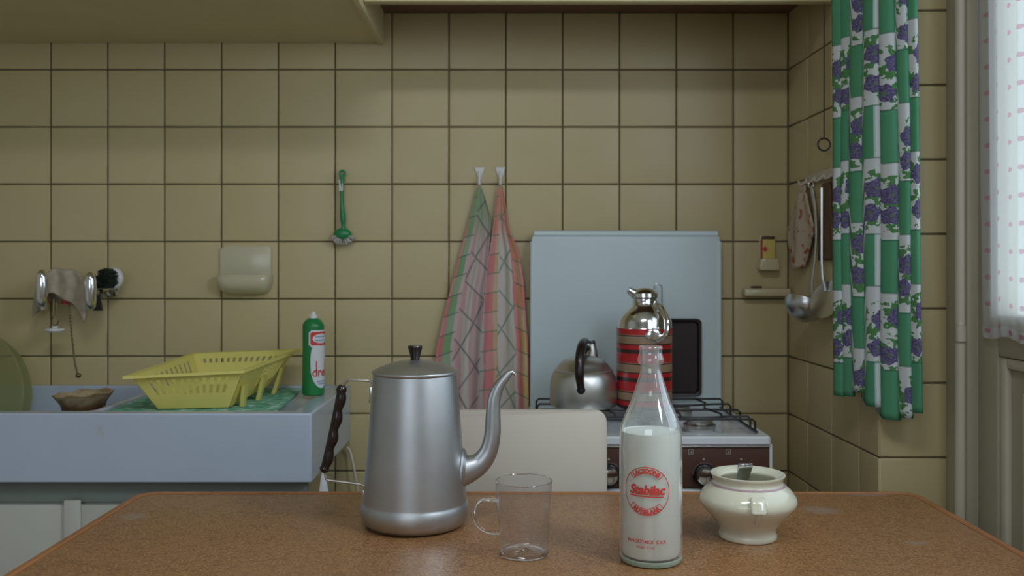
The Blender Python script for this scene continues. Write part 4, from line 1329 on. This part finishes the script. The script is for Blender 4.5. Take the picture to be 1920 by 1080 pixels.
T1 = m_plaid('pink_green_checked_cotton', [(0, PK), (.13, GN), (.31, LI), (.42, (.50, .29, .28)), (.55, WH), (.72, (.49, .32, .30)), (.84, LI)], (.16, .30, .13), (.07, .10, .11), WH)
T2 = m_plaid('pink_orange_checked_cotton', [(0, WH), (.06, PK), (.26, (.53, .36, .20)), (.36, WH), (.56, (.44, .42, .33)), (.68, WH), (.74, PK), (.86, YL), (.95, PK)], (.56, .21, .13), (.08, .20, .13), WH)
towel('tea_towel', 'pink and green checked tea towel, left of the two on the wall', T1,
      [(894, 352), (874, 429), (853, 507), (835, 577), (818, 651), (815, 700), (812, 850)],
      [(903, 352), (921, 410), (918, 452), (914, 512), (908, 549), (903, 614), (897, 767), (897, 850)], 352, .010, 2.6, .38, (.02, .50, 1.1), .014)
towel('tea_towel', 'pink, orange and yellow checked tea towel, right of the two on the wall', T2,
      [(933, 352), (925, 429), (914, 498), (907, 568), (900, 660), (897, 767), (896, 850)],
      [(943, 352), (955, 429), (974, 475), (983, 531), (987, 605), (991, 633), (992, 767), (992, 850)], 352, .010, 2.8, .34, (.05, .30, .74), .018)
for (px, lab_) in ((899, 'white plastic wall hook holding the pink and green towel'), (938, 'white plastic wall hook holding the orange and pink towel')):
    hk = thing('wall_hook', tuple(wp(px, 325, WF)), lab_, 'hook', 'towel hooks on the tiles')
    b = BM(); c = wp(px, 325, WF)
    prism(b, [(c.x - .0135, c.z + .0155), (c.x - .004, c.z - .014), (c.x + .004, c.z - .014), (c.x + .0135, c.z + .0155)], WF - .004, WF - .0002, .001); finish('back_plate', b, WHITEP, hk)
    b = BM(); tube(b, spline([(c.x, WF - .003, c.z + .004), (c.x, WF - .008, c.z - .014), (c.x, WF - .016, c.z - .030), (c.x, WF - .024, c.z - .030), (c.x, WF - .027, c.z - .018)], 5), [.0045, .0045, .0042, .0038, .0032], 10); finish('hook', b, WHITEP, hk)

# match holder with box, and the tile ledge below it
mh = thing('match_holder', tuple(wp(1437, 500, WF)), 'cream ceramic match holder fixed on the tiles right of the stove', 'match holder')
b = BM()
p0, p1 = wp(1418, 504, WF), wp(1456, 486, WF)
prism(b, [(p0.x, p0.z + .004), (p0.x + .004, p1.z + .001), (p1.x - .004, p1.z + .001), (p1.x, p0.z + .004), (p1.x - .004, p0.z - .004), (p0.x + .004, p0.z - .004)], WF - .034, WF - .0005, .004)
finish('tray', b, TILECER, mh)
b = BM(); q0, q1 = wp(1424, 488, WF), wp(1450, 441, WF)
box(b, q0.x - .002, q1.x + .001, WF - .006, WF - .0005, q0.z - .012, q1.z - .002, .001); finish('back_plate', b, TILECER, mh)
mbx = thing('matchbox', tuple(wp(1437, 485, WF - .02)), 'yellow matchbox with a red mark standing in the wall match holder', 'matchbox')
b = BM(); box(b, q0.x + .001, q1.x - .003, WF - .027, WF - .0075, q0.z - .006, q1.z - .012, .0006); finish('sleeve', b, MATCHY, mbx)
b = BM(); box(b, q0.x + .002, q1.x - .004, WF - .026, WF - .0085, q1.z - .0125, q1.z - .0035, .0004); finish('tray', b, PANELB, mbx, label='dark end of the box tray')
b = BM(); box(b, q0.x + .0002, q0.x + .0009, WF - .0265, WF - .008, q0.z - .005, q1.z - .013); finish('striking_strip', b, REDP, mbx, smooth=False)
b = BM(); cc = wp(1435.5, 467, WF - .0275)
yy = WF - .0274
prism(b, [(cc.x - .008, cc.z), (cc.x - .001, cc.z + .009), (cc.x + .002, cc.z + .004), (cc.x + .007, cc.z + .004), (cc.x + .003, cc.z), (cc.x + .007, cc.z - .004), (cc.x + .002, cc.z - .004), (cc.x - .001, cc.z - .009)], yy - .0003, yy)
finish('red_mark', b, REDP, mbx, smooth=False)
b = BM(); e0, e1 = wp(1389, 556, WF), wp(1477, 538, WF)
prism(b, rrect(e0.x + .002, e1.x - .002, e0.z + .002, e1.z - .002, .004, 3), WF - .036, WF - .0002, .004)
for v in b.verts:
    if v.co.z > (e0.z + e1.z) / 2 and v.co.y < WF - .02: v.co.z -= .002
finish('tile_ledge', b, TILECER, None, 'narrow cream ceramic ledge under the match holder', cat='ledge')
b = BM(); m0 = wp(1412, 538, WF - .02); box(b, m0.x - .004, m0.x + .022, WF - .024, WF - .010, e1.z - .002, e1.z + .003, .001)
finish('match_scraps', b, PANELB, None, 'small dark scrap lying on the ceramic ledge', cat='scrap')

# the fittings at the left: taps, dishcloth, chain and plug, scrubbing brush
YT = 2.300
def tap(px, py, label):
    t_ = thing('wall_tap', tuple(wp(px, py, WF)), label, 'tap', 'chrome wall taps over the sink')
    c = wp(px, py, 2.262)
    b = BM(); 
    lathe(b, c.x, c.y, [(0, c.z - .046), (.008, c.z - .0455), (.0115, c.z - .040), (.0140, c.z - .020), (.0150, c.z + .005), (.0142, c.z + .028), (.0105, c.z + .041), (.005, c.z + .0465), (0, c.z + .047)], 32)
    finish('body', b, CHROME, t_)
    b = BM(); tube(b, [(c.x, c.y + .010, c.z + .004), (c.x, WF - .001, c.z + .004)], .0095, 16); finish('pipe', b, CHROME, t_)
    b = BM(); M_ = Matrix.Translation((c.x, WF - .001, c.z + .004)) @ Matrix.Rotation(pi / 2, 4, 'X')
    lathe(b, 0, 0, [(0, 0), (.024, 0), (.022, .005), (.011, .008), (0, .008)], 32); bmesh.ops.transform(b, matrix=M_, verts=b.verts); finish('rosette', b, CHROME, t_)
    return t_, c
t1, c1 = tap(79, 541, 'chrome wall tap with a red collar at the far left, under a dishcloth')
for s_ in (-.021, .034):
    b = BM(); tube(b, [(c1.x + s_, YT + .012, c1.z - .029), (c1.x + s_, YT + .012, c1.z - .040)], .0105, 16)
    finish('collar', b, REDP, t1, label='red collar ring')
b = BM()
for s_ in (-.021,):
    tube(b, spline([(c1.x + s_, YT + .012, c1.z - .055), (c1.x + s_, YT + .012, c1.z - .015), (c1.x + s_, YT + .014, c1.z + .015), (c1.x + s_ * .5, YT + .02, c1.z + .033)], 4), [.008, .0105, .0105, .006], 14)
finish('valve', b, CHROME, t1)
b = BM(); tube(b, [(c1.x + .034, YT + .012, c1.z - .026), (c1.x + .034, YT + .012, c1.z + .02)], .0095, 14)
finish('valve', b, CHROME, t1)
t2, c2 = tap(170, 545, 'chrome wall tap beside the round dark brush')
b = BM(); tube(b, [(c2.x + .010, c2.y + .038, c2.z), (c2.x + .016, c2.y + .02, c2.z - .01), (c2.x + .016, c2.y + .02, c2.z - .022)], .004, 8)
finish('lever_pin', b, BLACK, t2)
b = BM()
h_ = wp(184, 562, YT + .015)
prism(b, [(h_.x - .003, h_.z + .012), (h_.x + .003, h_.z + .012), (h_.x + .011, h_.z - .028), (h_.x - .011, h_.z - .028)], YT + .009, YT + .021, .001)
finish('lever', b, BLACK, t2, label='black plastic lever')
# dishcloth
b = BM()
def cl(u, v):
    # thrown over the tap: a rumpled saddle
    px = 66 + 92 * u + 5 * sin(v * 5)
    ridge = 503 + 26 * (2 * (u - .52)) ** 2
    if v < .5:
        t = v / .5; py = ridge + (8 + 66 * (.35 + .65 * u)) * (1 - t); Y = YT - .012 + .010 * t
    else:
        t = (v - .5) / .5; py = ridge + 62 * t; Y = YT - .002 + .045 * t
    n_ = .005 * sin(u * 17 + v * 3) + .004 * sin(u * 9 - v * 7)
    return wp(px, py + 3 * sin(u * 14), Y + n_)
grid_surface(b, cl, 44, 30)
solidify(finish('dishcloth', b, GREYCLOTH, None, 'grey beige dishcloth thrown over the far left tap', cat='cloth', sharp=180), .003)
# plug on a chain
b = BM(); P = spline([wp(129, 560, YT), wp(131, 590, YT), wp(136, 640, YT), wp(140, 675, YT), wp(145, 700, YT)], 8)
for i, p in enumerate(P[::1]): ball(b, p, .0026, (1, 1, 1.6), 6, 5)
tube(b, P, .0014, 5)
pc = thing('plug_chain', tuple(P[0]), 'thin brass chain hanging from the dishcloth tap down to the sink', 'chain')
finish('chain', b, BRASS, pc)
b = BM(); e_ = wp(147, 704, YT); ball(b, e_, .007, (1, 1, .9), 12, 8); finish('end_bead', b, BRASS, pc)
b = BM()
w0 = wp(104, 562, YT)
wl = thing('sink_plug', tuple(wp(103, 615, YT)), 'white plug hanging from a wire loop under the left tap', 'plug')
tube(b, spline([wp(101, 560, YT + .01), wp(100, 590, YT), wp(97, 602, YT), wp(103, 610, YT), wp(110, 603, YT), wp(107, 590, YT), wp(107, 560, YT + .01)], 5), .0017, 6); finish('wire_loop', b, BRASS, wl)
b = BM(); c = wp(103, 617, YT); lathe(b, c.x, c.y, [(0, c.z + .008), (.006, c.z + .0075), (.008, c.z + .003), (.022, c.z + .0015), (.0235, c.z - .003), (.020, c.z - .0065), (0, c.z - .007)], 28); finish('disc', b, WHITEP, wl)
# scrubbing brush
rb_ = thing('scrubbing_brush', tuple(wp(204, 526, YT)), 'round dark bristled brush with a pale back hanging beside the right tap', 'brush')
c = wp(212, 522, YT + .03)
M_ = Matrix.Translation(c) @ Matrix.Rotation(radians(-18), 4, 'Z') @ Matrix.Rotation(pi / 2, 4, 'X')
b = BM(); lathe(b, 0, 0, [(0, -.010), (.024, -.010), (.0275, -.006), (.0275, .002), (.024, .006), (0, .006)], 36); bmesh.ops.transform(b, matrix=M_, verts=b.verts); finish('back', b, WHITEP, rb_, label='pale plastic back')
b = BM()
for k in range(260):
    r_ = .0245 * math.sqrt(random.random()); a = random.random() * 2 * pi
    p = Vector((r_ * cos(a), r_ * sin(a), .004)); q_ = Vector((r_ * 1.06 * cos(a) - .004, r_ * 1.06 * sin(a), .030 + random.uniform(-.003, .003)))
    tube(b, [M_ @ p, M_ @ q_], .0013, 4)
finish('bristles', b, DARKBR, rb_, smooth=False, kind='stuff')

# ------------------------------------------------------------------ alcove side wall: rail with utensils
def sw(Y): return .7335 + (2.384 - Y) / (2.384 - 1.834) * .014     # x of the side wall at depth Y
rl = thing('utensil_rail', (sw(2.12), 2.12, 1.36), 'cream utensil rail with hooks on the alcove side wall', 'rail')
b = BM(); box(b, sw(2.15) - .011, sw(2.15) - .0012, 1.90, 2.235, 1.352, 1.374, .003); finish('rail', b, LIGHTPAINT, rl)
for Y in (2.215, 2.165, 2.11, 2.05, 1.98):
    b = BM(); x = sw(Y) - .010
    tube(b, spline([(x, Y, 1.362), (x - .010, Y, 1.352), (x - .018, Y, 1.350), (x - .021, Y, 1.360)], 4), .0028, 8); finish('hook', b, LIGHTPAINT, rl)
# pot holder
b = BM()
def ph(u, v):
    w_ = 1.0 if v < .6 else 1 - (v - .6) * 1.7
    Yc = 2.238 + .005 * v
    a = (u - .5) * .20 * w_ * (.2 + .8 * min(1, v * 2.0)) + .02 * v
    return Vector((sw(2.2) - .014 - .010 * sin(pi * u) * v - .004 * sin(u * 11 + v * 4), Yc + a, 1.352 - .205 * v))
grid_surface(b, ph, 24, 30)
solidify(finish('pot_holder', b, POTCLOTH, None, 'cream pot holder with red-brown print hanging on the alcove wall', cat='pot holder', sharp=180), .004)
b = BM()
def ph2(u, v):
    return Vector((sw(2.08) - .008 - .002 * sin(u * 6 + v * 3), 2.095 + (u - .5) * (.05 + .06 * v) , 1.345 - .18 * v))
grid_surface(b, ph2, 16, 20)
solidify(finish('brown_cloth', b, BROWNCLOTH, None, 'brown cloth hanging on the rail behind the ladle', cat='cloth', sharp=180), .004)
# ladle
def up(px, py, Y): return wp(px, py, Y)
LY = 2.130
ldl = thing('soup_ladle', tuple(up(1524, 352, LY)), 'shiny metal soup ladle hanging on the alcove wall by the curtain', 'ladle')
b = BM()
tube(b, spline([up(1521, 349, LY), up(1524, 362, LY), up(1529, 400, LY), up(1530, 450, LY), up(1526, 500, LY), up(1522, 530, LY), up(1523, 556, LY)], 6), [.0055, .0100, .0070, .0050, .0048, .0048, .0060], 10, flat=.45)
tube(b, arc_pts(tuple(up(1521, 347, LY)), .006, 0, 2 * pi * 11 / 12, 11), .0022, 6, closed=True)
finish('handle', b, STEEL, ldl)
b = BM()
c = up(1511, 567, LY); R_ = .0480
prof = [(R_ * sin(t), -R_ * .98 * cos(t)) for t in [pi / 2 * k / 12 for k in range(13)]] + [(R_ * .965 * sin(t), -R_ * .94 * cos(t)) for t in [pi / 2 * k / 12 for k in range(12, -1, -1)]]
prof[0] = (0, prof[0][1]); prof[-1] = (0, prof[-1][1])
lathe(b, 0, 0, prof, 40)
M_ = Matrix.Translation(c) @ Matrix.Rotation(radians(-10), 4, 'X') @ Matrix.Rotation(radians(24), 4, 'Y')
bmesh.ops.transform(b, matrix=M_, verts=b.verts); finish('bowl', b, STEEL, ldl)
# skimmer, its flat grey disc half behind the curtain
KY_ = 2.06
sk2 = thing('skimmer', tuple(up(1538, 360, KY_)), 'grey metal skimmer hanging behind the ladle, half hidden by the curtain', 'skimmer')
b = BM(); tube(b, spline([up(1541, 352, KY_), up(1541, 440, KY_), up(1542, 510, KY_), up(1548, 545, KY_)], 5), [.0045, .0035, .0035, .005], 8); finish('handle', b, STEEL, sk2)
b = BM(); lathe(b, 0, 0, [(0, -.006), (.030, -.004), (.044, .002), (.0445, .003), (.030, -.002), (0, -.004)], 36)
M_ = Matrix.Translation(up(1558, 560, KY_ + .0)) @ Matrix.Rotation(radians(-38), 4, 'Y') @ Matrix.Rotation(radians(62), 4, 'X')
M_ = Matrix.Translation((.716, KY_ - .015, up(1548, 562, KY_).z)) @ Matrix.Rotation(radians(28), 4, 'Z') @ Matrix.Rotation(radians(-68), 4, 'Y')
bmesh.ops.transform(b, matrix=M_, verts=b.verts); finish('disc', b, STEEL, sk2)
# pull ring
RY = 2.055
pl = thing('pull_cord', tuple(up(1545, 262, RY)), 'dark pull wire ending in a ring under the beam by the curtain', 'pull cord')
b = BM(); tube(b, [up(1545, 8, RY), up(1545, 258, RY)], .0014, 6); finish('wire', b, IRON, pl)
b = BM(); tube(b, arc_pts(tuple(up(1545, 271, RY)), .0140, 0, 2 * pi * 23 / 24, 23), .0020, 8, closed=True); finish('ring', b, IRON, pl)

# ------------------------------------------------------------------ flowered curtain at the alcove edge
# plan of the pleats: (x, y) of visible facets with returns hidden behind; column index and phase per facet
fac = [  # px left, px right, depth left, depth right, column, phase, hem line (photograph)
    (1561, 1581, 1.905, 1.895, 0, .814, 742), (1579, 1598, 1.885, 1.878, 1, .864, 742), (1597, 1623, 1.858, 1.842, 2, .357, 735),
    (1622, 1654, 1.826, 1.806, 3, .854, 762), (1653, 1686, 1.796, 1.780, 4, .80, 787), (1685, 1707, 1.770, 1.762, 5, .247, 784), (1706, 1723, 1.756, 1.750, 6, .874, 774)]
fac = [(a, c, d_, e_, f_, g_, EYE - (h_ - 500) * (d_ + e_) / 2 / FPX) for a, c, d_, e_, f_, g_, h_ in fac]
b = BM()
uvl = b.loops.layers.uv.new('UVMap')
ZT = 1.90; NV = 80; PER = .256
strips = []
for fi, (xl, xr_, yl, yr, ci, ph_, hem) in enumerate(fac):
    NU = 8
    cols = []
    for i in range(NU + 1):
        t = i / NU
        Y = yl + (yr - yl) * t
        x = (xl + (xr_ - xl) * t - 955) * Y / FPX
        bulge = -.010 * sin(pi * t)
        cols.append((x, Y + bulge, fi + .01 + .98 * t, ph_, hem, ci))
    strips.append(cols)
allcols = []
for k, cols in enumerate(strips):
    allcols += cols
    if k + 1 < len(strips):   # hidden return pleat goes back behind the facet
        a, c = cols[-1], strips[k + 1][0]
        for t in (.33, .66):
            allcols.append((a[0] - .006, a[1] + .020, a[2], a[3], (a[4] + c[4]) / 2, a[5]))
grid = []
for (x, Y, uu, ph_, hem, ci) in allcols:
    col_ = []
    for j in range(NV + 1):
        v = j / NV
        z = ZT + (hem - ZT) * v
        k = (1.0 - v)
        xx = x + (.008 * (v - .45)) * ((x - .66) / .12 + .3) + .0016 * sin(z * 9 + Y * 40)
        yy_ = Y + .003 * sin(z * 7 + x * 60)
        col_.append((b.verts.new((xx, yy_, z)), (uu, ((1.15 + .36 - z) / PER + ph_ + 4.0 + .03 * 0))))
    grid.append(col_)
for i in range(len(grid) - 1):
    for j in range(NV):
        q = (grid[i][j], grid[i + 1][j], grid[i + 1][j + 1], grid[i][j + 1])
        f = b.faces.new([x[0] for x in q])
        for lp, x in zip(f.loops, q): lp[uvl].uv = x[1]
cu = thing('alcove_curtain', (.72, 1.86, ZT), 'green and white patchwork curtain with purple flowers, gathered beside the door', 'curtain')
o = finish('cloth', b, CURT, cu, sharp=180, recalc=False); solidify(o, .0012)
b = BM(); tube(b, [(.60, 2.02, ZT + .012), (.86, 1.765, ZT + .012)], .008, 12); finish('rod', b, STEEL, cu)

# ------------------------------------------------------------------ sheer curtain on the door
b = BM()
y0, y1, z0, z1 = 1.712, 1.02, 1.020, 2.07
def sh(u, v):
    gather = (.5 + .32 * sin(u * 44 * pi + .8 * sin(v * 3)) + .18 * sin(u * 71 + 1.3 * sin(v * 4))) 
    Y = y0 + (y1 - y0) * u + .010 * (v - .5) * (1 - u)
    sag = .012 * (1 - min(1, u * 6)) * 0
    return Vector((DX0 - .008 - .012 * gather * (.4 + .6 * abs(v - .05)), Y, z0 + (z1 - z0) * v - .004 * sin(u * 40) * (1 - v) ** 8))
grid_surface(b, sh, 280, 30, lambda u, v, um: (u * 18, v * 21.5))
sc_ = thing('door_curtain', (DX0 - .01, 1.35, z0), 'sheer white curtain with pink dots over the door glass', 'curtain')
finish('cloth', b, SHEER, sc_, sharp=180, recalc=False)
b = BM(); grid_surface(b, lambda u, v: sh(u, v * .018) + Vector((-.0012, 0, 0)), 280, 2, lambda u, v, um: (u * 18, v * .39)); finish('hem', b, SHEER, sc_, sharp=180, recalc=False)
b = BM(); tube(b, [(DX0 - .013, y0 + .012, z1 - .004), (DX0 - .013, y1 - .012, z1 - .004)], .004, 8); finish('rod', b, STEEL, sc_)
